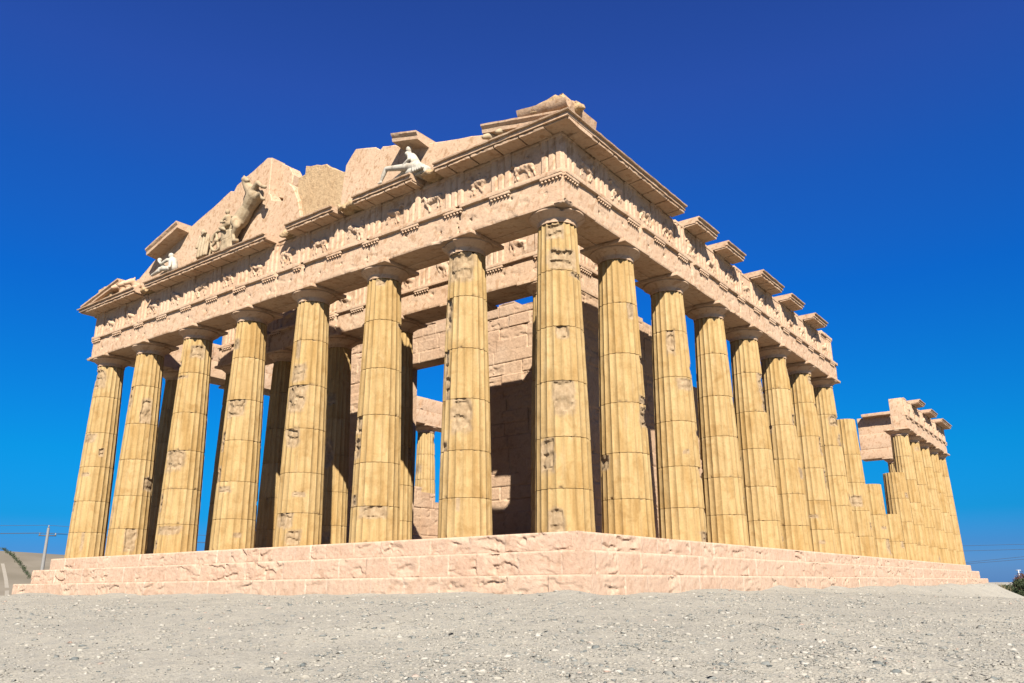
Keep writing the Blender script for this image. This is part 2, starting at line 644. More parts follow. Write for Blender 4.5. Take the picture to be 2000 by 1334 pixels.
# ------------------------------------------------------------------ ground
def gz(x, y):
    dx = np.maximum(np.maximum(x - (EDGE + 2 * TREAD), -(LF + EDGE + 2 * TREAD) - x), 0)
    dy = np.maximum(np.maximum(y - (LR + EDGE + 2 * TREAD), -(EDGE + 2 * TREAD) - y), 0)
    D = np.hypot(dx, dy)
    z = GZ - 0.02 * D - 0.0018 * D * D
    far = np.maximum(dx - 0.5, 0) * np.clip((y - 13) / 30, 0, 1.6) * 0.30 * (x > 0) + 0.06 * dy * (y > 0)
    z = z - far
    plain = -5.5
    k = ss(24, 48, D)
    z = np.where(D > 24, z * (1 - k) + plain * k, z)
    z = np.maximum(z, plain)
    z = z + np.maximum(0.04 + 0.16 * fbm(x * 0.33, y * 0.33, 2, 3), 0) * (1 - ss(0.0, 1.7, D))
    near = 0.035 * fbm(x * 0.5, y * 0.5, 0, 3) + 0.10 * fbm(x * 0.12, y * 0.12, 5, 2)
    return z + near * ss(-0.2, 2.0, D) + 0.02 * fbm(x * 0.9, y * 0.9, 3, 2)


def build_ground():
    def axis(lo, hi, c0, c1, fine):
        inner = np.arange(c0, c1 + fine, fine)
        out = [inner]
        st, p_ = fine, c1 + fine
        R_ = []
        while p_ < hi:
            st *= 1.25
            p_ += st
            R_.append(p_)
        st, p_ = fine, c0
        L_ = []
        while p_ > lo:
            st *= 1.25
            p_ -= st
            L_.append(p_)
        return np.array(L_[::-1] + list(inner) + R_)
    X = axis(-2500, 2500, -44, 24, 0.3)
    Y = axis(-800, 3500, -24, 82, 0.3)
    XX, YY = np.meshgrid(X, Y, indexing='ij')
    Z = gz(XX, YY)
    V = np.stack([XX.ravel(), YY.ravel(), Z.ravel()], 1)
    o = MB().add(V, gridF(len(X), len(Y))).build('ground', 'desert_ground', smooth=60)
    tag(o, 'stony beige desert ground rising gently to the temple steps', 'ground', kind='structure')


build_ground()


def build_gravel(n=230000):
    r = np.random.default_rng(11)
    ang = YAW + r.uniform(-0.95, 0.95, n)
    d = 7.0 * (100 / 7.0) ** r.uniform(0, 1, n)
    x = CAM_P[0] + np.sin(ang) * d
    y = CAM_P[1] + np.cos(ang) * d
    keep = ~((x < EDGE + 2 * TREAD + .02) & (y > -(EDGE + 2 * TREAD) - .02))
    patch = fbm(x * 0.22, y * 0.22, 9, 3)
    D = np.maximum(np.maximum(x - 2.26, -2.26 - y), 0)
    keep &= r.uniform(size=n) < np.clip(0.75 + 0.8 * patch, 0.2, 1) * np.clip(0.3 + D / 5, 0, 1)
    x, y, d = x[keep], y[keep], d[keep]
    n = len(x)
    size = 0.008 + 0.0046 * r.exponential(size=n) ** 1.45
    size = np.clip(size, 0.008, 0.06) * np.where(d > 20, 1.25, 1.0) * np.where(d > 45, 1.5, 1.0)
    z = gz(x, y)
    ico = bmesh.new()
    bmesh.ops.create_cone(ico, segments=5, radius1=1.0, radius2=0.42, depth=1.0, cap_ends=True)
    iv = np.array([v.co[:] for v in ico.verts])
    bmesh.ops.triangulate(ico, faces=ico.faces[:])
    fi = np.array([[v.index for v in f.verts] for f in ico.faces])
    ico.free()
    m = len(iv)
    P = iv[None] * (1 + 0.22 * r.normal(size=(n, m, 1))) + 0.15 * r.normal(size=(n, m, 3))
    P = P * (size[:, None] * np.stack([r.uniform(.7, 1.5, n), r.uniform(.7, 1.3, n), r.uniform(.28, .65, n)], 1))[:, None, :]
    a = r.uniform(0, 6.28, n)
    ca, sa = np.cos(a)[:, None], np.sin(a)[:, None]
    Q = np.stack([P[..., 0] * ca - P[..., 1] * sa, P[..., 0] * sa + P[..., 1] * ca, P[..., 2]], -1)
    Q += np.stack([x, y, z + size * 0.12], 1)[:, None, :]
    F = (fi[None] + (np.arange(n) * m)[:, None, None]).reshape(-1, 3)
    o = MB().add(Q.reshape(-1, 3), F, shade=np.repeat(r.uniform(size=n), m)).build('gravel', 'gravel_stone')
    tag(o, 'grey and beige gravel scattered over the desert ground', 'gravel', kind='stuff')


build_gravel()


# ------------------------------------------------------------------ stone block surfaces
def blocks(S, Z, courses, wmin, wmax, seed, ledge=0.035, joint=0.012, jw=0.018, pale_p=0.0, vary=0.012, crude=0.5):
    """displacement of a face laid in courses of blocks; returns disp and a pale (mortar) attribute"""
    r = np.random.default_rng(seed)
    s0, s1 = S.min(), S.max()
    D = np.zeros_like(S)
    pale = np.zeros_like(S)
    for ci in range(len(courses) - 1):
        za, zb = courses[ci], courses[ci + 1]
        inz = (Z >= za - 1e-6) & (Z <= zb + 1e-6) if ci == len(courses) - 2 else (Z >= za - 1e-6) & (Z < zb)
        if not inz.any():
            continue
        cuts = [s0 - r.uniform(0.1, wmax)]
        while cuts[-1] < s1:
            cuts.append(cuts[-1] + r.uniform(wmin, wmax))
        cuts = np.array(cuts)
        nb = len(cuts)
        off = r.normal(size=nb) * vary
        inten = np.clip(r.uniform(-crude, 1.35, nb), 0, 1)
        ph = r.uniform(0, 100, nb)
        hf = r.uniform(0.55, 1.5, nb)
        tilt = r.normal(size=nb) * 0.8
        wp = r.uniform(size=nb) < pale_p
        s, z = S[inz], Z[inz]
        i = np.clip(np.searchsorted(cuts, s) - 1, 0, nb - 2)
        ds = np.minimum(s - cuts[i], cuts[i + 1] - s)
        dz = np.minimum(z - za, zb - z)
        q = z * 2.3 + tilt[i] * (s - cuts[i]) * 0.55 + 0.6 * fbm(s * 0.9 * hf[i] + ph[i], z * 1.6, ph[i] * 0.37, 4) + 0.10 * fbm(s * 6, z * 8, ph[i], 2) + ph[i]
        saw = sawt(q)
        mod = ss(-0.15, 0.55, fbm(s * 1.1 + ph[i] * 2, z * 1.8, 6.0, 2) + 0.25)
        d = off[i] - ledge * inten[i] * mod * saw ** 1.6 * 1.5 + 0.006 * fbm(s * 3 + ph[i], z * 5, 1.0, 3)
        q2 = z * 5.5 - tilt[i] * s * 0.8 + 1.1 * fbm(s * 1.6 + ph[i], z * 2.5, ph[i] * 0.7, 3)
        d = d - 0.6 * ledge * inten[i] * ss(0.0, 0.5, fbm(s * 1.7 - ph[i], z * 2.6, 3.0, 2)) * sawt(q2) ** 2
        wob = 0.008 * pn(s * 6, z * 6, 2.2)
        e = np.minimum(ds, dz) + wob
        d = d - joint * (1 - ss(jw * 0.4, jw, e))
        D[inz] = d
        wv = 0.05 + 0.05 * pn(s * 2.1, z * 3.0, 8.8)
        pl = (1 - ss(wv * 0.6, wv, ds)) * wp[i] * (0.55 + 0.6 * pn(s * 5, z * 4, 3.3))
        pale[inz] = np.clip(pl, 0, 1)
    return D, pale


# ------------------------------------------------------------------ platform
plat = thing('temple_platform', 'pale pink three-stepped stone platform of rough blocks under the whole colonnade', 'platform', (0, 0, 0))
zt = 0.0
for k in range(3):
    zb = zt - HS[k] - (0.35 if k == 2 else 0.0)
    e = EDGE + k * TREAD
    mb = MB()
    top = zt - 0.004
    mb_lo = (-LF - e, -e, zb)
    rough_box(mb, (-LF - e + .03, -e + .06, zb), (e - .06, LR + e, top), res=1.2, amp=0.006, edge=0.03, seed=k + 1)

    def dfun(S, Z, k=k, zb=zb, zt=zt):
        D, pl = blocks(S, Z, [zb, zt], 0.75, 1.7, 40 + k + int(S.max() > 40) * 7, ledge=0.038, joint=0.009, jw=0.016, pale_p=0.55, vary=0.008, crude=0.45)
        topw = ss(zt - 0.05, zt, Z)
        D = D - topw * (0.02 + 0.03 * np.clip(fbm(S * 1.3, Z * 0 + k, 0, 3), -0.3, 1))
        return D, {'pale': pl}
    panel(mb, mapF, -e, LF + e, zb, zt, e, e - 0.3, 0.03, dfun)
    panel(mb, mapN, -e + 0.004, LR + e, zb, zt - .002, e + 0.002, e - 0.3, 0.038, dfun, flip=True)
    mb.build('step', 'step_stone', plat, smooth=55)
    zt -= HS[k]

# ------------------------------------------------------------------ columns
R0, R1 = 0.914, 0.665


def rad(z, k=1.0):
    t_ = np.clip(z / ZSH, 0, 1)
    return k * (R0 + (R1 - R0) * t_ + 0.028 * np.sin(math.pi * t_))


DRUMS = {}


def drum(zl, zh, kr, dmg, seed, hi):
    """one fluted drum, z from zl to zh; dmg = [(angle, zc, half width, half height, depth)]"""
    sub = 8 if hi else 5
    n = 20 * sub
    th = np.arange(n) * 2 * math.pi / n
    g = 0.012
    zz = np.concatenate([[zl + 0.002, zl + 0.004, zl + g], lin(zl + g + .02, zh - g - .02, 0.05 if hi else 0.3), [zh - g, zh - 0.004, zh - 0.002]])
    T, Z = np.meshgrid(th, zz, indexing='ij')
    rr = rad(Z, kr)
    tt = (T * 20 / (2 * math.pi)) % 1.0
    fl = 1 - (2 * tt - 1) ** 2
    wear = 0.78 + 0.25 * fbm(np.cos(T) * 2 + seed, np.sin(T) * 2, Z * 0.8, 2)
    r_ = rr - 0.060 * kr * fl * wear
    # joints with small chipped lips
    ez = np.minimum(Z - zl, zh - Z)
    chip = np.clip(fbm(np.cos(T) * 5 + seed * 3, np.sin(T) * 5, (Z > (zl + zh) / 2) * 3.0 + seed, 3) - 0.32, 0, 1)
    r_ = r_ - 0.022 * (ez < 0.006) - chip * 0.10 * (1 - ss(0.0, 0.10, ez))
    r_ = r_ + 0.006 * fbm(np.cos(T) * 3, np.sin(T) * 3, Z * 2 + seed, 2)
    dm = np.clip(chip * 3 * (1 - ss(0.0, 0.10, ez)), 0, 1) * 0.6
    for (a, zc, hw, hh, dep) in dmg:
        da = (T - a + math.pi) % (2 * math.pi) - math.pi
        u = da * rr / hw
        v = (Z - zc) / hh
        q = np.maximum(np.abs(u), np.abs(v)) * 0.8 + np.hypot(u, v) * 0.2
        q = q + 0.26 * fbm(da * 2.2 + a * 5, Z * 2.0, seed + a, 4)
        m = ss(1.0, 0.86, q)
        f = v * (0.55 + 0.9 * hh) + 0.45 * fbm(da * rr * 1.5 + seed + a, Z * 1.3, zc, 2) + 0.10 * fbm(da * 9, Z * 9, seed, 3) + seed * .31
        sw = sawt(f)
        cut = rr - dep * (0.62 + 0.55 * sw + 0.30 * fbm(da * 5, Z * 6, seed, 3))
        r_ = np.where(m > 0, np.minimum(r_, r_ * (1 - m) + np.minimum(cut, rr - 0.02) * m), r_)
        dm = np.maximum(dm, ss(1.34, 0.95, q + 0.12 * fbm(da * 6, Z * 6, seed + 2, 2)))
    st = np.clip(ss(0.5, 0.0, Z - zl) * 0.7 * (0.4 + fbm(np.cos(T) * 2 + seed, np.sin(T) * 2, zl, 2)), 0, 1)
    V = np.stack([r_ * np.cos(T), r_ * np.sin(T), Z], -1).reshape(-1, 3)
    nz = len(zz)
    F = list(gridF(n, nz, wrap=True)[:, :])
    F.append((np.arange(n) * nz)[::-1])
    F.append(np.arange(n) * nz + nz - 1)
    o = MB().add(V, F, dmg=dm, stain=st).build('drum', 'ochre_stone', smooth=32)
    me = o.data
    bpy.data.objects.remove(o)
    return me


def cap_mesh(kr, seed, chips=()):
    q = R1 * kr
    prof = [(q - .03, ZSH + .002), (q + .012, ZSH + .004), (q + .018, ZSH + .05), (q + .010, ZSH + .06), (q + .020, ZSH + .10), (q + .012, ZSH + .11), (q + .025, ZSH + .165),
            (q + .10, ZSH + .228), (q + .19, ZSH + .295), (q + .272, ZSH + .352), (q + .285, ZSH + .362), (q + .286, ZSH + .405), (q + .26, ZAB - .002), (0.3, ZAB - .002)]
    prof = np.array(prof)
    n = 72
    th = np.arange(n) * 2 * math.pi / n
    T, I = np.meshgrid(th, np.arange(len(prof)), indexing='ij')
    rr = prof[I, 0] + 0.006 * fbm(np.cos(T) * 3 + seed, np.sin(T) * 3, prof[I, 1] * 2, 2)
    V = np.stack([rr * np.cos(T), rr * np.sin(T), prof[I, 1]], -1).reshape(-1, 3)
    dm = np.zeros(len(V))
    for (c, rd, dp) in chips:
        c = np.array(c)
        d = np.linalg.norm(V - c, axis=1) * (1 + .3 * fbm(V[:, 0] * 4, V[:, 1] * 4, V[:, 2] * 4, 2))
        w = ss(rd, rd * .7, d)
        dv = np.array([-c[0], -c[1], 0.0])
        dv /= np.linalg.norm(dv)
        V += (w * dp)[:, None] * dv
        dm = np.maximum(dm, w)
    F = list(gridF(n, len(prof), wrap=True))
    o = MB().add(V, F, dmg=dm).build('capital', 'pink_stone', smooth=28)
    me = o.data
    bpy.data.objects.remove(o)
    return me


def abacus_mesh(kr, seed, chips=()):
    mb = MB()
    a = 0.97 * kr ** 0.6
    rough_box(mb, (-a, -a, ZAB), (a, a, ZAR - .003), res=0.09 if chips else 0.3, amp=0.008, edge=0.018, seed=seed, chips=chips)
    o = mb.build('abacus', 'pink_stone', smooth=40)
    me = o.data
    bpy.data.objects.remove(o)
    return me


MESHC = {}


def cached(key, fn):
    if key not in MESHC:
        MESHC[key] = fn()
    return MESHC[key]


FR, LE = -math.pi / 2, 0.0        # angles: facing the front (-y), facing the long side (+x)


def column(x, y, label, group, kr=1.0, joints=None, dmg=(), hi=True, capital=True, chips=(), seed=0, share=False):
    t_ = thing('fluted_column', label, 'column', (x, y, 0), group, 'thing')
    js = joints or JOINTS
    r = random.Random(seed * 7 + 3)
    for i in range(len(js) - 1):
        zl, zh = js[i], js[i + 1]
        dl = [d for d in dmg if zl - .05 < d[1] < zh + .05]
        dl = [(a, min(max(zc, zl + .0), zh), hw * 1.22, hh * 1.2, dp * 1.15) for a, zc, hw, hh, dp in dl]
        if not dl:
            # mild random wear, shared between columns
            var = r.randrange(3) if hi else r.randrange(2)
            if share or not hi:
                js_key = (round(zl, 2), round(zh, 2), kr, var, hi)
            else:
                js_key = (round(zl, 2), round(zh, 2), kr, var, hi)
            rr = random.Random(str(js_key))
            rd = [(rr.uniform(0, 6.28), rr.uniform(zl, zh), rr.uniform(.08, .4), rr.uniform(.06, .35), rr.uniform(.04, .1)) for _ in range(var)]
            me = cached(js_key, lambda: drum(zl, zh, kr, rd, var + zl, hi))
            rot = r.randrange(20) * math.pi / 10
        else:
            me = drum(zl, zh, kr, dl, seed + zl, hi)
            rot = 0.0
        o = put('drum', me, t_)
        o.rotation_euler.z = rot
    if capital:
        if chips:
            cm, am = cap_mesh(kr, seed, chips), abacus_mesh(kr, seed, chips)
        else:
            v = r.randrange(3)
            cm, am = cached(('cap', kr, v), lambda: cap_mesh(kr, v)), cached(('aba', kr, v), lambda: abacus_mesh(kr, v))
        c = put('capital', cm, t_)
        put('abacus', am, c)
    return t_


DG = R(1)
A45 = -math.pi / 4
GF = 'columns along the pediment front'
GN = 'columns along the long sunlit side'
column(0, 0, 'near corner column where pediment front meets long side, gouged grey near its top', 'outer corner columns', seed=1,
       dmg=[(-50 * DG - .28, 9.75, .26, .20, .09), (-50 * DG + .05, 8.75, .42, .28, .10), (-50 * DG - .02, 6.28, .17, .2, .09), (-50 * DG + .0, 4.15, .30, .45, .07),
            (-50 * DG - .75, 2.3, .2, .42, .09), (-50 * DG - .42, .35, .2, .3, .07)],
       chips=[((.97, -.97, 10.56), .55, .17)])
FD = [None,
      [(-75 * DG, 9.55, .42, .45, .09), (-115 * DG, 7.9, .16, .55, .10), (-118 * DG, 6.0, .14, .5, .10), (-62 * DG, 4.1, .3, .5, .09), (-112 * DG, 2.9, .12, .2, .07), (-66 * DG, 1.1, .05, .18, .04), (-105 * DG, 4.9, .12, .4, .08)],
      [(-110 * DG, 4.4, .2, .35, .10), (-112 * DG, 3.4, .18, .3, .09), (-52 * DG, 1.1, .4, .18, .08), (-112 * DG, 1.5, .15, .15, .06), (-60 * DG, 9.9, .15, .1, .05)],
      [(-80 * DG, 6.05, .4, .55, .09), (-80 * DG, 4.25, .28, .3, .10), (-75 * DG, 6.95, .25, .3, .06), (-80 * DG, 1.1, .3, .3, .08), (-52 * DG, .35, .22, .22, .09), (-85 * DG, 8.1, .1, .4, .04)],
      [(-68 * DG, 6.2, .34, .42, .10), (-110 * DG, 4.6, .14, .3, .08), (-112 * DG, 3.0, .18, .4, .09), (-100 * DG, 9.0, .2, .2, .05)],
      [(-68 * DG, 4.3, .4, .45, .08), (-108 * DG, 2.2, .12, .3, .07), (-62 * DG, 1.0, .45, .14, .05), (-105 * DG, .4, .12, .15, .06)],
      [(-105 * DG, 7.9, .2, .6, .09), (-98 * DG, 1.9, .1, .4, .06), (-20 * DG, 7.0, .2, .5, .08), (-20 * DG, .9, .2, .5, .07)],
      [(-85 * DG, 9.4, .42, .4, .08), (-40 * DG, 1.1, .06, .6, .06), (-100 * DG, 2.6, .15, .25, .06)]]
ORD = ['', 'second', 'third', 'fourth', 'fifth', 'sixth', 'seventh', 'eighth', 'ninth', 'tenth', 'eleventh', 'twelfth', 'thirteenth', 'fourteenth', 'fifteenth', 'sixteenth', 'last']
FLOOK = ['', 'with square gouge below mid height', 'with curved scar low down', 'with two square gouges',
         'with one big square gouge', 'with rounded gouge below mid height', 'with rough upper flank', '']
for i in range(1, 8):
    lab = (f'{ORD[i]} pediment front column from near corner, {FLOOK[i]}' if i < 7
           else 'end column of pediment front standing farthest from the sharp near corner')
    column(-FX[i], 0, lab, GF, seed=10 + i, dmg=FD[i], chips=[((-.35, -.97, 10.45), .5, .12)] if i == 1 else ([((-.97, -.97, 10.5), .35, .12)] if i == 7 else ()))
ND = {1: [(30 * DG - .15, 6.3, .22, .16, .08), (22 * DG, 4.15, .4, .3, .09), (-20 * DG, 8.1, .12, .3, .05), (20 * DG, 4.75, .35, .12, .05)],
      2: [(35 * DG, 6.75, .2, .22, .09), (-62 * DG, 8.0, .15, .5, .10), (30 * DG, 2.75, .35, .28, .08), (15 * DG, .18, .4, .16, .05), (30 * DG, 1.2, .14, .16, .07)],
      3: [(25 * DG, 1.7, .2, .3, .07), (30 * DG, 6.2, .15, .2, .06)],
      4: [(12 * DG, 7.9, .38, .4, .08), (16 * DG, 6.6, .35, .85, .09), (20 * DG, 1.0, .2, .4, .06), (20 * DG, .3, .2, .1, .04)],
      5: [(20 * DG, 9.6, .2, .4, .08), (25 * DG, 7.8, .2, .4, .07), (18 * DG, 6.65, .38, .3, .08), (0, 3.9, .2, .2, .05)],
      6: [(10 * DG, 9.7, .35, .2, .07), (18 * DG, 5.9, .35, .4, .08), (18 * DG, 4.0, .3, .4, .06)],
      7: [(0, 8.0, .5, .25, .10), (10 * DG, 6.7, .35, .35, .06), (15 * DG, 3.3, .2, .2, .06)],
      8: [(15 * DG, 1.9, .3, .15, .06)], 9: [(5 * DG, .9, .4, .5, .06)], 10: [(10 * DG, 1.1, .4, .2, .06)]}
NTOP = {8: 8.76, 9: 4.92, 10: 3.17, 11: 6.6}
NLOOK = {1: 'with a square gouge below mid height', 2: 'with a ragged bite on its upper flank', 3: 'with nearly clean shaft', 4: 'with a long grey scar at mid height',
         5: 'with a broken strip up its neck', 6: 'with scratched neck and block scar', 7: 'last before the broken entablature end'}
for j in range(1, 17):
    if j in NTOP:
        tz = NTOP[j]
        js = [z for z in JOINTS if z < tz - .5] + [tz]
        lab = {8: 'tall headless column shaft standing just beyond the near entablature broken end', 9: 'middle-height column stump between the tall headless shaft and the lowest stump',
               10: 'lowest column stump in the gap of the long side row', 11: 'column stump standing between the lowest stump and the far columns'}[j]
        column(0, RY[j], lab, 'headless column stumps', joints=js, capital=False, seed=40 + j, dmg=ND.get(j, ()), hi=True)
        continue
    if j <= 7:
        lab = f'{ORD[j]} long side column from near corner, {NLOOK[j]}'
    elif j == 16:
        lab = 'last column at the far end of the long side row, under broken entablature'
    else:
        lab = f'{["first", "second", "third", "fourth"][j - 12]} capital-bearing column of the far group beyond the stump gap'
    column(0, RY[j], lab, GN if j < 12 else 'far columns of the long side row', seed=40 + j, dmg=ND.get(j, ()), hi=j < 12,
           chips=[((.97, .5, 10.5), .45, .16)] if j == 3 else ())

# inner porch columns
ID = {2: [(-80 * DG, 4.0, .3, .4, .07)], 3: [(-60 * DG, 5.0, .35, .5, .08), (-70 * DG, 8.3, .3, .3, .07)], 4: [(-70 * DG, 4.6, .3, .5, .08)]}
INL = ['inner porch corner column close behind the sharp corner column', 'second inner porch column hidden mostly behind the second front column',
       'inner porch column beside the tall doorway, lower shaft sunlit', 'inner porch column with slanting sunlit lower half, before the rough block wall',
       'inner porch column in shade behind the fifth front column', 'shaded inner porch column farthest from the sharp near corner']
for i in range(1, 7):
    column(-FX[i], 5.25, INL[i - 1], 'inner porch columns', kr=0.93, seed=80 + i, hi=(i in (3, 4)), dmg=ID.get(i, ()))
# far long side, seen between the front columns
SL = {1: 'shaded far side column next to the front end column', 2: 'far side column third from the front end corner', 3: 'far side column fourth from the front end corner',
      6: 'sunlit far side column seen through the tall doorway'}
for j in (1, 2, 6):
    column(-LF, RY[j], SL.get(j, f'far side column number {j + 1} behind the inner porch'), 'columns along the far long side', seed=100 + j, hi=False)
column(-CC, LR, 'rear column under the rear beam, behind the far column group', 'rear columns', seed=130, hi=False)


# ------------------------------------------------------------------ entablature
def metope_relief(seed):
    r = np.random.default_rng(seed)
    caps = []
    # a beast: body, neck, head, legs, tail; and a second fragment
    cx, cz = r.uniform(-.1, .1), r.uniform(.55, .75)
    ln, ang = r.uniform(.22, .32), r.uniform(-.35, .5)
    a = np.array([cx - ln * math.cos(ang), cz - ln * math.sin(ang)])
    b = np.array([cx + ln * math.cos(ang), cz + ln * math.sin(ang)])
    if r.uniform() < .5:
        a, b = b, a
    caps.append((a, b, .13, .15, .14))
    nk = b + np.array([np.sign(b[0] - a[0]) * .13, .2 + .1 * r.uniform()])
    caps.append((b, nk, .09, .06, .10))
    caps.append((nk, nk + np.array([np.sign(b[0] - a[0]) * .13, -.06]), .065, .045, .09))
    for q, base in ((0, a), (1, a), (2, b), (3, b)):
        k = base + np.array([r.uniform(-.12, .12), -.2])
        f = k + np.array([r.uniform(-.1, .1), -.2])
        caps.append((base, k, .07, .05, .10))
        caps.append((k, f, .05, .03, .07))
    h = np.array([r.uniform(-.45, .45), r.uniform(.75, .95)])
    if r.uniform() < .7:
        caps.append((h, h + np.array([.05, -.3]), .07, .1, .09))
        caps.append((h + np.array([0, .1]), h + np.array([.01, .12]), .06, .06, .09))
        caps.append((h + np.array([.05, -.3]), h + np.array([r.uniform(-.2, .2), -.6]), .07, .04, .07))

    def f(S, Z):
        D = np.zeros_like(S)
        for (p0, p1, r0, r1, hgt) in caps:
            d = p1 - p0
            L2 = max(d @ d, 1e-6)
            tt = np.clip(((S - p0[0]) * d[0] + (Z - p0[1]) * d[1]) / L2, 0, 1)
            dist = np.hypot(S - p0[0] - tt * d[0], Z - p0[1] - tt * d[1])
            rr = r0 + (r1 - r0) * tt
            D = np.maximum(D, hgt * 0.78 * np.sqrt(np.clip(1 - (dist / rr) ** 2, 0, 1)))
        er = fbm(S * 7 + seed, Z * 7, 0, 3)
        D = D * np.clip(1.05 + .5 * er, .2, 1.3) - .012 * np.clip(er, 0, 1)
        return D
    return f


TRI_PROF = None


def triglyph_mesh(mb, xf, sc, w, o, z0, z1, flip, seed):
    """a triglyph: three shanks with V channels, plain band on top"""
    h = w / 2
    dep, ch = 0.055, w / 6
    pts = [(-h, o - dep), (-h + ch * .45, o)]
    for c in (-w / 6, w / 6):
        pts += [(c - ch * .45, o), (c, o - dep), (c + ch * .45, o)]
    pts += [(h - ch * .45, o), (h, o - dep), (h, o - .3), (-h, o - .3)]
    pts = np.array(pts)
    zz = np.array([z0, z0 + .3, z0 + .6, z0 + .9, z1 - .13])
    m = len(pts)
    V = []
    for z in zz:
        V.append(np.stack([sc + pts[:, 0], pts[:, 1], np.full(m, z)], 1))
    V = np.concatenate(V)
    V[:, 1] += 0.008 * fbm(V[:, 0] * 5 + seed, V[:, 2] * 4, 0, 2)
    F = []
    for i in range(len(zz) - 1):
        k = np.arange(m)
        F += list(np.stack([i * m + k, (i + 1) * m + k, (i + 1) * m + (k + 1) % m, i * m + (k + 1) % m], 1))
    F.append(np.arange(m))
    F.append((len(zz) - 1) * m + np.arange(m)[::-1])
    if flip:
        F = [f[::-1] for f in F]
    mb.add(np.stack(xf(V[:, 0], V[:, 1], V[:, 2]), 1), F)
    rough_box(mb, (sc - h - .01, o - .3, z1 - .13), (sc + h + .01, o + .012, z1 - .004), res=.3, amp=.006, edge=.012, seed=seed, xf=xf, flip=flip)


CORN = [(0.15, ZCO), (0.83, ZCO), (1.41, 13.205), (1.415, 13.235), (1.35, 13.24), (1.355, 13.258), (1.49, 13.262), (1.495, 13.372),
        (1.475, 13.38), (1.48, 13.395), (1.575, 13.40), (1.59, 13.445), (1.56, 13.465), (0.15, 13.465)]
MUTW = 1.0725


def cornice_run(parent, xf, s0, s1, flip, k0=0.0, k1=0.0, caps=(True, True), seed=0, name='cornice_block', mut_off=0.0, crown=True):
    prof = CORN if crown else CORN[:8] + [(0.15, 13.372)]
    mb = MB()
    extrude(mb, prof, lin(s0, s1, .16), xf, amp=.014, freq=2.2, seed=seed, k0=k0, k1=k1, caps=caps, flip=flip)
    o = mb.build(name, 'pink_stone', parent, smooth=30)
    # mutule slabs under the soffit
    m = math.floor((s0 - mut_off) / MUTW)
    mm = MB()
    any_ = False
    while mut_off + m * MUTW < s1 + 1.4:
        a, b = mut_off + m * MUTW + .035, mut_off + (m + 1) * MUTW - .035
        lo_lim = s0 + (k0 * 1.40 if k0 else 0) + .03
        hi_lim = s1 + (k1 * 0.83 if k1 else 0) - .03
        a, b = max(a, lo_lim if k0 <= 0 else s0 + .9), min(b, hi_lim)
        m += 1
        if b - a < .25:
            continue
        any_ = True
        pr = [(0.86, 13.125), (1.43, 13.15), (1.445, 13.222), (1.40, 13.232), (0.86, 13.21)]
        extrude(mm, pr, lin(a, b, .07), xf, amp=.022, freq=5.0, seed=seed + m, flip=flip)
    if any_:
        mm.build('mutules', 'pink_stone', o, smooth=30)
    return o


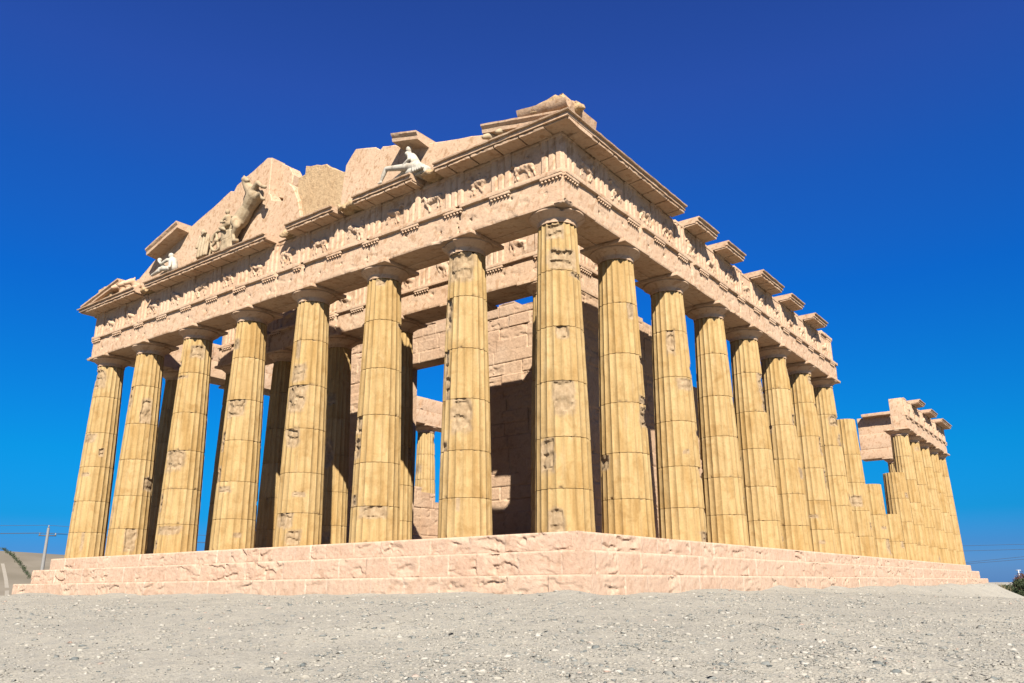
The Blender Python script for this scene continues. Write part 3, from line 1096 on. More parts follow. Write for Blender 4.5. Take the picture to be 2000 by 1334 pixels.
def entablature(t_, xf, s0, s1, tris, flip, metopes=True, cracks=(), holes=True, W=0.80, seed=0, end_caps=True, tw=0.90, res=.045, inner=True, frieze_top=ZCO, hi=True, Wi=None):
    Wi = W if Wi is None else Wi
    # architrave: three beams side by side, the outer one with a worked face
    mb = MB()
    rough_box(mb, (s0 + .01, -Wi + .01, ZAR), (s1 - .01, -.27, ZTA + .1), res=.6, amp=.006, edge=.015, seed=seed + 1, xf=xf, flip=flip)
    rough_box(mb, (s0 + .01, -.255, ZAR + .012), (s1 - .01, .255, ZTA + .1), res=.6, amp=.006, edge=.015, seed=seed + 2, xf=xf, flip=flip)

    def af(S, Z):
        D = 0.010 * fbm(S * 1.1 + seed * 3, Z * 1.6, 0, 3) + .004 * fbm(S * 7, Z * 7, 2, 2)
        dm = np.zeros_like(S)
        scr = fbm(S * 1.6 + Z * 1.5 + seed, Z * 3.2 - S * 1.2, 7, 3)
        D = D - .018 * ss(.35, .6, scr)
        if holes:
            r = np.random.default_rng(seed + 5)
            s = s0 + .7
            while s < s1:
                c, zc = s + r.uniform(-.25, .25), ZAR + .55 + r.uniform(-.2, .18)
                d = np.hypot(S - c, Z - zc)
                D = D - .10 * ss(.065, .02, d) - .02 * ss(.25, .05, d) * (.5 + .8 * np.abs(pn((S - c) * 14, (Z - zc) * 14, seed)))
                s += r.uniform(1.3, 1.9)
        for (c, wd) in cracks:
            line = c + .07 * fbm(Z * 2.0, c, 0, 2)
            d = np.abs(S - line)
            wv = .018 + wd * ss(ZTA - .55, ZTA, Z) * (1 + .8 * fbm(S * 3, Z * 5, c, 2))
            D = D - .14 * (1 - ss(wv * .6, wv + .012, d))
            rg = ss(wd * 3 + .12, .02, d) * ss(ZTA - .8, ZTA, Z)
            D = D - .05 * rg * (.4 + np.abs(fbm(S * 6, Z * 6, c, 3)))
            dm = np.maximum(dm, rg * .8)
        e = np.minimum(np.minimum(S - s0, s1 - S), Z - ZAR)
        D = D - .02 * (1 - ss(0, .025, e))
        return D, {'dmg': dm}
    panel(mb, xf, s0, s1, ZAR, ZTA + .1, W, .27, res, af, flip=flip)
    mb.build('architrave', 'pink_stone', t_, smooth=45)
    # taenia band, broken where cracks run
    gaps = sorted([(c - .09 - wd, c + .09 + wd) for c, wd in cracks])
    runs, a = [], s0 - .0
    for g0, g1 in gaps:
        if g0 > a:
            runs.append((a, g0))
        a = g1
    runs.append((a, s1))
    for q, (a, b) in enumerate(runs):
        mb = MB()
        rough_box(mb, (a, W - .3, ZTA), (b, W + .115, ZFR - .004), res=.25 if hi else .6, amp=.012, freq=2.0, edge=.016, seed=seed + q, xf=xf, flip=flip)
        mb.build('taenia', 'pink_stone', t_, smooth=40)
    # frieze core
    mb = MB()
    rough_box(mb, (s0 + .02, -Wi + .04, ZTA + .1), (s1 - .02, W - .13, frieze_top - .002), res=.7, amp=.006, edge=.02, seed=seed + 9, xf=xf, flip=flip)
    mb.build('frieze_backing', 'pink_stone', t_, smooth=40)
    for q, c in enumerate(tris):
        w = tw
        mb = MB()
        a_, b_ = max(c - w / 2, s0), min(c + w / 2, s1)
        if b_ - a_ < .35:
            continue
        triglyph_mesh(mb, xf, (a_ + b_) / 2, b_ - a_, W + .03, ZFR, frieze_top, flip, seed + q)
        mb.build('triglyph', 'pink_stone', t_, smooth=30)
        if any(abs(c - g) < .3 for g, wd in cracks if wd > .05):
            a_ += .45
        mb = MB()
        rough_box(mb, (a_, W - .2, ZTA - .095), (b_, W + .10, ZTA - .004), res=.3, amp=.006, edge=.01, seed=seed + q, xf=xf, flip=flip)
        ng = 6 if b_ - a_ > .6 else 3
        for k in range(ng):
            sg = a_ + (k + .5) * (b_ - a_) / ng
            th = np.arange(8) * math.pi / 4
            V, F = [], []
            for z, rr in ((ZTA - .175, .046), (ZTA - .095, .034)):
                V.append(np.stack([sg + rr * np.cos(th), W + .045 + rr * np.sin(th), np.full(8, z)], 1))
            V = np.concatenate(V)
            kk = np.arange(8)
            F = list(np.stack([kk, (kk + 1) % 8, 8 + (kk + 1) % 8, 8 + kk], 1)) + [kk[::-1]]
            mb.add(np.stack(xf(V[:, 0], V[:, 1], V[:, 2]), 1), F)
        mb.build('regula', 'pink_stone', t_, smooth=40)
    if metopes:
        ts = sorted(tris)
        for q in range(len(ts) - 1):
            a_, b_ = ts[q] + tw / 2, ts[q + 1] - tw / 2
            if b_ - a_ < .4:
                continue
            mid = (a_ + b_) / 2
            rel = metope_relief(seed * 31 + q)

            def mf(S, Z, mid=mid, rel=rel):
                D = rel(S - mid, Z - ZFR) + .006 * fbm(S * 4, Z * 4, q, 2)
                return D
            mb = MB()
            panel(mb, xf, a_ - .01, b_ + .01, ZFR, frieze_top - .14, W - .05, W - .2, .03 if hi else .06, mf, flip=flip)
            rough_box(mb, (a_ + .005, W - .2, frieze_top - .14), (b_ - .005, W - .03, frieze_top - .006), res=.4, amp=.005, edge=.01, seed=q, xf=xf, flip=flip)
            mb.build('metope', 'pink_stone', t_, smooth=50)
    if inner:
        mb = MB()
        rough_box(mb, (s0 + .03, -Wi - .03, ZTA - .02), (s1 - .03, -Wi + .15, ZTA + .12), res=.6, amp=.008, edge=.015, seed=seed + 4, xf=xf, flip=flip)
        mb.build('inner_band', 'pink_stone', t_, smooth=40)


def tri_list(axes_, first):
    out = [first]
    ax = list(axes_)
    for a, b in zip(ax[:-1], ax[1:]):
        out.append((a + b) / 2)
        out.append(b)
    return out


# pediment front
frontE = thing('entablature', 'carved pink entablature over the eight front columns, under the broken pediment', 'entablature', (0, 0, 0), kind='thing')
ft = [-.37] + [(CC - .37) / 2]
for i in range(1, 7):
    ft.append(FX[i])
    if i < 6:
        ft.append((FX[i] + FX[i + 1]) / 2)
ft += [(FX[6] + LF + .37) / 2, LF + .37]
entablature(frontE, mapF, -.80, LF + .80, ft, False, cracks=[(3.75, .05), (8.45, .02), (12.45, .06), (14.2, .012), (17.2, .05), (25.6, .03)], seed=1)
# N side, near part
sideE = thing('entablature', 'carved pink entablature over the near long side columns, topped by loose cornice blocks', 'entablature', (0, 0, 0), kind='thing')
nt = [-.37, (CC - .37) / 2]
for j in range(1, 8):
    nt.append(RY[j])
    nt.append(RY[j] + SP / 2)
nt = [q for q in nt if q < 30.6]
entablature(sideE, mapN, -.78, 30.75, nt, True, cracks=[(4.6, .06), (9.3, .06), (14.6, .02), (20.3, .03)], seed=2)
# far part
farE = thing('entablature', 'short far fragment of carved entablature over the last five side columns', 'entablature', (0, 0, 0), kind='thing')
ftN = [RY[12] + SP / 2 * k for k in range(0, 7)] + [(RY[15] + LR + .37) / 2, LR + .37]
entablature(farE, mapN, 50.6, LR + .8, ftN, True, Wi=.38, cracks=[(57.6, .02), (62, .02)], seed=3, hi=False, res=.09)
# inner porch
innerE = thing('entablature', 'inner porch entablature behind the front columns, with triglyphs, partly in shade', 'entablature', (0, 0, 0), kind='thing')
itr = []
for i in range(1, 7):
    itr.append(FX[i] + (-.37 if i == 1 else 0))
    if i < 6:
        itr.append((FX[i] + FX[i + 1]) / 2)
entablature(innerE, mapI, CC - .80, FX[6] + .85, itr, False, seed=4, cracks=[(16.3, .05), (21.6, .08)], hi=False, res=.06)
retE = thing('entablature', 'short inner entablature return above the long side wall behind the corner column', 'entablature', (0, 0, 0), kind='thing')
entablature(retE, mapR, 5.25 - .78, 9.4, [5.25 - .37, 7.0, 9.1], True, seed=5, hi=False, res=.08)
# far long side, plain inner face
farS = thing('entablature', 'plain sunlit entablature over the far side columns, seen through the doorway', 'entablature', (0, 0, 0), kind='thing')
mb = MB()
rough_box(mb, (.85, -.80, ZAR), (38.5, .80, ZTA), res=.7, amp=.01, edge=.03, seed=21, xf=mapS)
mb.build('architrave', 'pink_stone', farS, smooth=40)
mb = MB()
rough_box(mb, (.85, -.74, ZTA + .002), (38.2, .80, 12.72), res=.5, amp=.02, edge=.05, seed=22, xf=mapS)
for k in range(12):
    c = 2.2 + k * 3.1
    rough_box(mb, (c, -.80, ZTA + .12), (c + .28, -.70, 12.55), res=.3, amp=.008, edge=.02, seed=k, xf=mapS)
mb.build('frieze_backing', 'pink_stone', farS, smooth=40)

# cornices on the front: broken runs
cA = cornice_run(frontE, mapF, 0.0, 4.4, False, k0=-1.0, caps=(False, True), seed=1, mut_off=.55)
for q, (a, b) in enumerate(((5.55, 8.75), (9.95, 12.95), (14.35, 24.2))):
    cornice_run(frontE, mapF, a, b, False, seed=2 + q, mut_off=.55)
cornice_run(frontE, mapF, 25.15, LF, False, k1=1.0, caps=(True, False), seed=9, mut_off=.55)
# short return round the far front corner
cornice_run(frontE, lambda s, o, z: (-LF - o, s, z), 0.0, 2.2, False, k0=-1.0, caps=(False, True), seed=12, mut_off=.4)
# rubble lumps where the cornice has broken away
for q, (a, b, o1) in enumerate(((4.35, 5.35, 1.15), (8.70, 9.9, 1.2), (13.0, 13.7, 1.05), (24.25, 25.1, 1.0))):
    mb = MB()
    rough_box(mb, (a, .2, 13.21), (b, o1 + .15, 13.45), res=.09, amp=.13, freq=2.3, edge=.12, seed=q + 3, xf=mapF)
    mb.build('broken_cornice_core', 'sandy_stone', frontE, smooth=40)
# long side: one long run, then loose blocks
cornice_run(sideE, mapN, 0.0, 7.45, True, k0=-1.0, caps=(False, True), seed=21, mut_off=.55)
for q, (a, b) in enumerate(((8.65, 10.75), (11.85, 13.95), (16.3, 19.35), (20.6, 22.75), (24.7, 27.1))):
    cornice_run(sideE, mapN, a, b, True, seed=24 + q, mut_off=a - .02)
mb = MB()
rough_box(mb, (28.2, .35, 13.2), (30.4, .86, 13.42), res=.2, amp=.02, edge=.04, seed=4, xf=mapN, flip=True)
mb.build('cornice_block', 'pink_stone', sideE, smooth=40)
for q, (a, b) in enumerate(((53.6, 56.0), (58.7, 61.6), (64.2, 69.0))):
    cornice_run(farE, mapN, a, b, True, seed=34 + q, mut_off=a - .02)
# rear beam seen through the gap
rear = thing('rear_beam', 'banded pink beam end with overhanging top slab, spanning toward the far side columns', 'beam', (0, 0, 0), kind='thing')
mb = MB()
rough_box(mb, (-6.95, LR - .95, ZAR), (-.9, LR + .8, ZTA - .02), res=.5, amp=.02, edge=.03, seed=51)
mb.build('architrave', 'pink_stone', rear, smooth=40)
mb = MB()
rough_box(mb, (-6.9, LR - .90, ZTA), (-.9, LR + .8, 13.2), res=.5, amp=.02, edge=.03, seed=52)
mb.build('frieze_backing', 'pink_stone', rear, smooth=40)
mb = MB()
rough_box(mb, (-6.95, LR - .55, 13.21), (-1.2, LR + .8, 15.0), res=.5, amp=.02, edge=.03, seed=53)
mb.build('tympanum_slab', 'tympanum_stone', rear, smooth=40)
mb = MB()
rough_box(mb, (-6.3, LR - 1.35, 14.95), (-1.2, LR + .8, 15.25), res=.4, amp=.02, edge=.03, seed=54)
mb.build('cornice_block', 'pink_stone', rear, smooth=40)

# ------------------------------------------------------------------ pediment
ped = thing('pediment', 'broken gable wall of the temple front, jagged smudged slabs against the sky', 'pediment', (0, 0, 0), kind='thing')
YF = -.70


def slab(name, pts, y0, y1, mat='tympanum_stone', jit=.02, seed=1, parent=ped, step=.3):
    mb = MB()
    prism(mb, pts, y0, y1, jit, step, seed)
    return mb.build(name, mat, parent, smooth=30)


slab('tympanum_slab', [(-27.0, 13.22), (-14.25, 13.22), (-14.3, 15.33), (-15.2, 15.66), (-15.33, 16.0), (-15.45, 16.05), (-15.47, 17.95), (-15.82, 18.06),
                       (-18.1, 17.35), (-18.3, 17.08), (-18.62, 17.19), (-20.05, 16.70), (-20.24, 16.66), (-21.3, 16.36), (-21.95, 16.17), (-25.05, 15.12), (-26.35, 14.42), (-27.0, 14.3)],
     YF, .1, seed=2, jit=.012)
slab('tympanum_slab', [(-15.40, 16.03), (-14.5, 15.72), (-14.42, 16.9), (-14.75, 17.45), (-15.40, 17.85)], -.2, .45, seed=3, jit=.015)
slab('tympanum_slab', [(-14.3, 13.22), (-12.55, 13.22), (-12.8, 13.9), (-13.1, 14.95), (-13.5, 15.7), (-13.82, 16.0), (-14.08, 16.05), (-14.2, 15.3)], YF - .12, .0, seed=4, jit=.02)
slab('tympanum_slab', [(-13.35, 13.22), (-10.0, 13.22), (-9.9, 15.45), (-10.4, 15.52), (-11.55, 16.28), (-12.95, 16.66), (-12.97, 16.26), (-13.4, 16.22)], YF + .05, -.05, 'sandy_stone', seed=5, jit=.03)
slab('tympanum_slab', [(-10.5, 13.22), (-2.0, 13.22), (-2.0, 14.2), (-2.6, 14.4), (-4.3, 14.80), (-5.05, 14.97), (-6.95, 15.45), (-7.3, 15.68), (-7.98, 15.85),
                       (-8.12, 15.74), (-8.4, 15.96), (-9.62, 16.32), (-10.2, 15.72)], YF, -.1, seed=6, jit=.02)
# raking cornice fragments: slabs that follow the roof slope
PITCHK = 0.262
RAKE = [(-.1, -.40), (.75, -.40), (1.36, -.33), (1.38, -.20), (1.36, -.18), (1.38, -.16), (1.46, -.07), (1.47, 0.0), (-.1, .02)]


def rake(x0, z0, x1, zs, name='raking_cornice', prof=RAKE, seed=0, parent=ped, mat='pink_stone'):
    """x0 (left) to x1, top edge z0 at x0"""
    mb = MB()
    pr = [(o, z0 + z) for o, z in prof]
    extrude(mb, pr, lin(x0, x1, .2), lambda s, o, z: (s, -o, z), amp=.012, freq=2.0, seed=seed, flip=True, zs=zs)
    return mb.build(name, mat, parent, smooth=30)


rake(-24.62, 15.45, -21.92, .305, seed=3)
rake(-6.75, 15.62, -5.38, -.262, seed=4)
rake(-2.2, 14.30, 1.47, -.222, seed=5, prof=[(o, z * .95) for o, z in RAKE])
rake(-30.88, 13.62, -27.1, .205, seed=6, prof=[(.7, -.22), (1.38, -.22), (1.40, -.15), (1.37, -.13), (1.46, -.05), (1.47, .02), (.7, .03)])
# gutter blocks and acroterion bases at both corners
SIMA = [(.3, 0), (1.34, 0), (1.40, .05), (1.46, .18), (1.48, .27), (1.40, .29), (.3, .29)]
rake(-.6, 13.94, 1.42, -.13, 'gutter_block', SIMA, seed=7)
mb = MB()
extrude(mb, [(o, 13.47 + z * 1.6) for o, z in SIMA], lin(-1.25, .42, .2), mapN, amp=.012, seed=8, flip=True)
mb.build('gutter_block', 'pink_stone', ped, smooth=30)
mb = MB()
prism(mb, [(-.1, 14.1), (.35, 14.22), (.75, 14.28), (1.25, 14.25), (1.45, 13.95), (1.35, 13.7), (-.1, 13.9)], -1.42, -.3, .05, .15, 9, .08)
mb.build('acroterion_base', 'sandy_stone', ped, smooth=35)
mb = MB()
rough_box(mb, (-30.7, -1.2, 13.5), (-29.3, -.2, 14.12), res=.12, amp=.07, freq=1.6, edge=.08, seed=8)
rough_box(mb, (-29.6, -1.2, 13.7), (-28.1, -.2, 14.42), res=.12, amp=.06, freq=1.6, edge=.08, seed=9)
mb.build('acroterion_base', 'sandy_stone', ped, smooth=35)
# end panels behind the horse heads
slab('tympanum_slab', [(-30.4, 13.5), (-26.6, 13.5), (-26.6, 14.5), (-27.2, 14.42)], -.62, -.1, seed=11)
slab('tympanum_slab', [(-2.1, 13.5), (1.0, 13.5), (-2.1, 14.1)], -.62, -.1, seed=12)

# ------------------------------------------------------------------ sculptures
YS = -1.08
m = MB()       # reclining nude on a draped rock
limb(m, (-5.90, YS - .02, 14.40), (-5.72, YS, 14.12), .20, .195)
limb(m, (-5.72, YS, 14.12), (-5.62, YS, 13.88), .19, .23)
limb(m, (-5.95, YS - .22, 14.50), (-5.93, YS + .18, 14.50), .11, .11)
ball(m, (-6.05, YS - .04, 14.80), (.125, .13, .155))
ball(m, (-6.15, YS - .05, 14.75), (.05, .05, .07))
limb(m, (-6.01, YS - .03, 14.66), (-5.97, YS - .02, 14.52), .065, .08)
limb(m, (-5.90, YS - .20, 14.46), (-5.78, YS - .30, 14.18), .075, .06)
limb(m, (-5.78, YS - .30, 14.18), (-6.06, YS - .30, 14.06), .06, .045)
limb(m, (-5.93, YS + .17, 14.46), (-6.12, YS + .1, 14.2), .075, .055)
limb(m, (-5.66, YS - .16, 13.88), (-6.42, YS - .22, 14.06), .16, .125)
limb(m, (-6.42, YS - .22, 14.06), (-7.08, YS - .24, 14.22), .125, .095)
limb(m, (-7.08, YS - .24, 14.22), (-7.22, YS - .25, 13.95), .09, .085)
limb(m, (-7.22, YS - .25, 13.95), (-7.32, YS - .25, 13.74), .08, .05)
limb(m, (-7.30, YS - .26, 13.70), (-7.46, YS - .27, 13.69), .05, .035)
limb(m, (-5.66, YS + .08, 13.86), (-6.4, YS + .02, 13.90), .15, .11)
limb(m, (-6.4, YS + .02, 13.90), (-6.86, YS - .02, 13.75), .095, .06)
ball(m, (-5.42, YS - .05, 13.78), (.26, .32, .20))
ball(m, (-5.18, YS + .02, 13.66), (.2, .28, .16))
ball(m, (-5.75, YS, 13.66), (.4, .34, .2))
for k in range(5):
    limb(m, (-5.62 + k * .09, YS - .26, 13.92 - .02 * k), (-5.5 + k * .12, YS - .33, 13.56), .05, .06)
rough_box(m, (-7.55, YS - .2, 13.44), (-5.0, YS + .35, 13.68), res=.12, amp=.03, edge=.06, seed=61)
o = fuse(m.build('reclining_statue', 'white_statue'), .028, 3)
tag(o, 'white nude male statue sitting with one leg stretched out on the cornice ledge', 'statue')

YH = -1.02
m = MB()       # rearing horse in the gable
ball(m, (-17.05, YH - .04, 14.98), (.40, .36, .40))
limb(m, (-16.95, YH, 15.08), (-16.50, YH, 15.50), 0.376, 0.308)
limb(m, (-16.50, YH, 15.50), (-16.10, YH - .02, 15.90), 0.308, 0.388)
ball(m, (-15.98, YH - .06, 15.98), (.36, .36, .38))
limb(m, (-16.12, YH - .04, 16.12), (-16.55, YH - .08, 16.58), 0.342, 0.228)
limb(m, (-16.55, YH - .08, 16.58), (-16.78, YH - .1, 16.98), 0.228, 0.182)
limb(m, (-16.80, YH - .12, 17.02), (-16.42, YH - .24, 16.80), 0.177, 0.114)
ball(m, (-16.40, YH - .25, 16.79), (.11, .09, .09))
ball(m, (-16.86, YH - .14, 17.17), (.045, .05, .12))
ball(m, (-16.80, YH + .0, 17.17), (.045, .05, .12))
limb(m, (-16.92, YH - .02, 17.02), (-16.60, YH + .04, 16.35), 0.091, 0.114)
limb(m, (-15.90, YH - .20, 16.12), (-15.45, YH - .32, 16.34), 0.182, 0.125)
ball(m, (-15.45, YH - .32, 16.34), (.12, .11, .12))
limb(m, (-15.45, YH - .32, 16.34), (-15.08, YH - .34, 16.02), 0.103, 0.080)
limb(m, (-15.08, YH - .34, 16.02), (-14.86, YH - .34, 15.93), 0.085, 0.097)
limb(m, (-15.86, YH - .02, 15.84), (-15.38, YH - .12, 15.90), 0.182, 0.125)
limb(m, (-15.38, YH - .12, 15.90), (-15.30, YH - .14, 15.58), 0.103, 0.074)
limb(m, (-15.30, YH - .14, 15.58), (-15.16, YH - .14, 15.50), 0.080, 0.091)
limb(m, (-17.00, YH - .24, 14.86), (-16.80, YH - .32, 14.52), 0.274, 0.160)
limb(m, (-16.80, YH - .32, 14.52), (-17.05, YH - .30, 14.20), 0.148, 0.097)
limb(m, (-17.05, YH - .30, 14.20), (-16.90, YH - .32, 13.88), 0.091, 0.085)
limb(m, (-16.90, YH - .32, 13.84), (-16.58, YH - .36, 13.75), 0.103, 0.091)
limb(m, (-17.22, YH + .02, 14.82), (-17.28, YH, 14.42), 0.251, 0.148)
limb(m, (-17.28, YH, 14.42), (-17.40, YH, 14.05), 0.125, 0.091)
limb(m, (-17.40, YH, 14.05), (-17.22, YH, 13.75), 0.091, 0.091)
limb(m, (-17.38, YH - .04, 15.14), (-17.66, YH - .08, 14.66), 0.114, 0.080)
rough_box(m, (-17.45, YH - .2, 13.44), (-16.5, YH + .3, 13.72), res=.12, amp=.03, edge=.06, seed=62)
o = fuse(m.build('horse_statue', 'beige_statue'), .035, 3)
tag(o, 'beige rearing horse statue leaping up against the smudged gable wall', 'statue')

m = MB()       # crouching figure behind the horse
limb(m, (-17.72, YH - .06, 15.05), (-17.85, YH - .1, 15.36), .17, .17)
ball(m, (-17.93, YH - .14, 15.68), (.11, .115, .14))
limb(m, (-17.95, YH - .22, 15.42), (-18.12, YH - .32, 15.12), .075, .06)
limb(m, (-18.12, YH - .32, 15.12), (-17.75, YH - .34, 15.05), .06, .045)
limb(m, (-17.75, YH - .02, 15.42), (-17.45, YH - .14, 15.3), .07, .05)
limb(m, (-17.70, YH - .16, 14.98), (-18.16, YH - .28, 14.85), .14, .10)
limb(m, (-18.16, YH - .28, 14.85), (-17.78, YH - .28, 14.66), .09, .06)
limb(m, (-17.66, YH, 14.95), (-18.0, YH - .05, 14.70), .14, .10)
limb(m, (-18.0, YH - .05, 14.70), (-17.62, YH - .08, 14.52), .09, .06)
o = fuse(m.build('crouching_statue', 'beige_statue'), .03, 3)
tag(o, 'pale crouching human statue with bent arms, pressed behind the rearing horse', 'statue')

m = MB()       # standing draped figure
limb(m, (-19.85, YH, 14.95), (-19.70, YH, 14.45), .20, .24)
limb(m, (-19.70, YH, 14.45), (-19.55, YH, 13.80), .25, .30)
ball(m, (-19.95, YH - .05, 15.22), (.13, .13, .15))
for k in range(7):
    x_ = -20.0 + k * .12
    limb(m, (x_ + .05, YH - .17 - .04 * (k % 2), 14.85), (x_ + .12, YH - .28 - .04 * (k % 2), 13.78), .05, .07)
limb(m, (-19.75, YH - .2, 14.95), (-19.35, YH - .3, 14.95), .09, .07)
limb(m, (-20.02, YH - .15, 14.95), (-20.08, YH - .25, 14.35), .08, .07)
ball(m, (-19.92, YH, 13.85), (.28, .25, .2))
rough_box(m, (-20.1, YH - .2, 13.44), (-19.25, YH + .3, 13.74), res=.12, amp=.03, edge=.06, seed=64)
o = fuse(m.build('draped_statue', 'beige_statue'), .03, 2)
tag(o, 'pale draped standing statue without clear face beside the spoked wheel', 'statue')

wheel = thing('chariot_wheel', 'carved chariot wheel with four spokes and a block of stone beside it', 'wheel', (-18.55, YH - .12, 14.35))
m = MB()
ringp = [(.50 * math.cos(a), 0, .50 * math.sin(a)) for a in np.linspace(0, 2 * math.pi, 33)]
tube(m, ringp, .075, 10, caps=False)
o = m.build('rim', 'beige_statue', wheel, smooth=60)
for a in (.35, .35 + math.pi / 2, .35 + math.pi, .35 + 3 * math.pi / 2):
    m = MB()
    tube(m, [(.06 * math.cos(a), 0, .06 * math.sin(a)), (.47 * math.cos(a), 0, .47 * math.sin(a))], [.075, .055], 8)
    m.build('spoke', 'beige_statue', wheel, smooth=60)
m = MB()
ball(m, (0, -.03, 0), (.12, .13, .12))
m.build('hub', 'beige_statue', wheel, smooth=60)
m = MB()
rough_box(m, (-18.1, YH - .25, 13.45), (-17.25, YH + .3, 14.25), res=.08, amp=.08, freq=1.8, edge=.09, seed=31)
rough_box(m, (-18.35, YH - .2, 14.2), (-17.45, YH + .3, 14.72), res=.08, amp=.08, freq=1.8, edge=.10, seed=32)
o = m.build('stone_lump', 'beige_statue', smooth=45)
tag(o, 'rough lump of pale carved stone on the cornice under the rearing horse', 'stone')

m = MB()       # huddled white figure on the low slope
limb(m, (-22.35, YS, 13.95), (-22.45, YS, 14.32), .24, .22)
ball(m, (-22.55, YS - .06, 14.62), (.14, .14, .16))
limb(m, (-22.62, YS - .2, 14.38), (-22.98, YS - .3, 14.22), .09, .07)
limb(m, (-22.98, YS - .3, 14.22), (-23.25, YS - .3, 14.42), .07, .06)
ball(m, (-23.32, YS - .22, 14.52), (.12, .12, .13))
limb(m, (-23.2, YS - .15, 14.3), (-22.9, YS - .15, 14.0), .11, .12)
limb(m, (-22.4, YS - .18, 13.86), (-23.05, YS - .3, 13.95), .14, .11)
limb(m, (-23.05, YS - .3, 13.86), (-23.75, YS - .3, 13.78), .11, .07)
limb(m, (-22.4, YS + .05, 13.86), (-23.3, YS - .02, 13.8), .13, .09)
limb(m, (-22.3, YS - .2, 14.2), (-22.15, YS - .3, 13.85), .09, .07)
rough_box(m, (-23.9, YS - .2, 13.44), (-22.05, YS + .35, 13.72), res=.12, amp=.03, edge=.06, seed=63)
o = fuse(m.build('huddled_statue', 'white_statue'), .03, 2)
tag(o, 'small white huddled statue crouching under the short sloping slab', 'statue')

# animal heads in the two corners of the gable
for q, (x_, z_) in enumerate(((-27.35, 14.06), (-26.7, 14.06), (-26.05, 14.02))):
    m = MB()
    limb(m, (x_, YS + .2, z_ - .15), (x_ - .05, YS - .1, z_ + .03), .2, .17)
    limb(m, (x_ - .05, YS - .12, z_ + .05), (x_ - .13, YS - .38, z_ - .1), .16, .11)
    ball(m, (x_ - .1, YS - .02, z_ + .22), (.04, .05, .08))
    ball(m, (x_ + .06, YS - .02, z_ + .22), (.04, .05, .08))
    limb(m, (x_, YS + .1, z_ - .1), (x_, YS + .1, 13.48), .17, .2)
    o = fuse(m.build('equine_carving', 'pink_stone'), .03, 2)
    tag(o, ['carved horse head closest to the far gable tip, under the sloping slab', 'carved horse head between two others in the far gable corner',
            'carved horse head closest to the tall gable wall in the far corner'][q], 'carving', 'carved horse heads in the far gable corner')
for q, (x_, z_) in enumerate(((-1.95, 13.84), (-1.35, 13.82))):
    m = MB()
    limb(m, (x_ + .2, YS + .1, z_ - .1), (x_, YS - .12, z_), .16, .14)
    limb(m, (x_, YS - .14, z_), (x_ - .14, YS - .32, z_ - .07), .13, .09)
    ball(m, (x_ + .02, YS - .1, z_ + .14), (.04, .04, .06))
    limb(m, (x_ + .1, YS, z_ - .05), (x_ + .12, YS, 13.48), .13, .15)
    o = fuse(m.build('animal_head', 'beige_statue'), .025, 2)
    tag(o, ['small carved animal head at the open end of the corner roof slab', 'small smooth carved lump tucked deeper under the corner roof slab'][q], 'carving', 'carvings under the corner roof slab')
m = MB()
ball(m, (1.42, -.78, 13.86), (.20, .26, .24))
limb(m, (1.42, -.85, 13.88), (1.66, -.86, 13.78), .16, .11)
ball(m, (1.72, -.86, 13.73), (.07, .09, .06))
for a in np.linspace(0, 2 * math.pi, 10)[:-1]:
    ball(m, (1.34, -.80 + .22 * math.cos(a), 13.86 + .22 * math.sin(a)), .075, 6)
ball(m, (1.55, -.76, 13.98), (.05, .05, .05), 6)
ball(m, (1.52, -.98, 13.97), (.05, .05, .05), 6)
o = fuse(m.build('lion_head', 'sandy_stone'), .022, 1)
tag(o, 'small carved lion head spout at the sharp roof corner', 'carving')


# ------------------------------------------------------------------ inner walls
def wall_panel(mb, xf, s0, s1, z0, z1, o, back, res, seed, flip, top=None, hole=None, pale=.1, courses=.62):
    S, Z = lin(s0, s1, res), lin(z0, z1, res)
    cs = list(np.arange(z0, z1 + courses, courses))

    def f(SS, ZZ):
        D, pl = blocks(SS, ZZ, cs, .9, 2.1, seed, ledge=.04, joint=.045, jw=.018, pale_p=pale, vary=.014, crude=.6)
        return D, {'pale': pl}
    panel(mb, xf, s0, s1, z0, z1, o, back, res, f, flip=flip)


yW = 10.2
cross = thing('block_wall', 'rough block wall with the tall doorway behind the inner porch, top broken', 'wall', (0, 0, 0), kind='thing')
mapW = lambda s, o, z: (-s, yW - o, z)
mb = MB()
# right of the door (towards the long side), in steps because the top is ragged
wall_panel(mb, mapW, 4.45, 12.4, 0, 11.78, 0, -1.0, .045, 61, False)
wall_panel(mb, mapW, 17.0, 25.3, 0, 11.78, 0, -1.0, .06, 62, False)
wall_panel(mb, mapW, 12.4, 17.0, 10.29, 11.78, 0, -1.0, .045, 63, False)
for a, b, z in ((4.45, 6.2, 12.2), (6.2, 8.2, 12.12), (8.2, 9.4, 12.2), (9.4, 10.4, 12.5), (10.4, 11.2, 12.4), (11.2, 14.8, 12.3), (14.8, 17.3, 12.9), (17.3, 22.0, 12.5)):
    wall_panel(mb, mapW, a, b, 11.78, z, 0, -.95, .05, int(64 + a * 3), False)
mb.build('wall', 'wall_stone', cross, smooth=50)

nwall = thing('block_wall', 'long block wall behind the side columns, shaded above, sunlit below, top stepped', 'wall', (0, 0, 0), kind='thing')
mapC = lambda s, o, z: (-3.25 + o, s, z)
mb = MB()
for a, b, z in ((6.4, 9.4, 10.62), (9.4, 12.4, 10.85), (12.4, 14.2, 10.7), (14.2, 15.8, 10.0), (15.8, 18.2, 8.5), (18.2, 20.4, 7.4), (20.4, 23.5, 5.6), (23.5, 27, 4.1)):
    wall_panel(mb, mapC, a, b, 0, z, 0, -1.2, .06, int(80 + a * 3), True)
mb.build('wall', 'wall_stone', nwall, smooth=50)

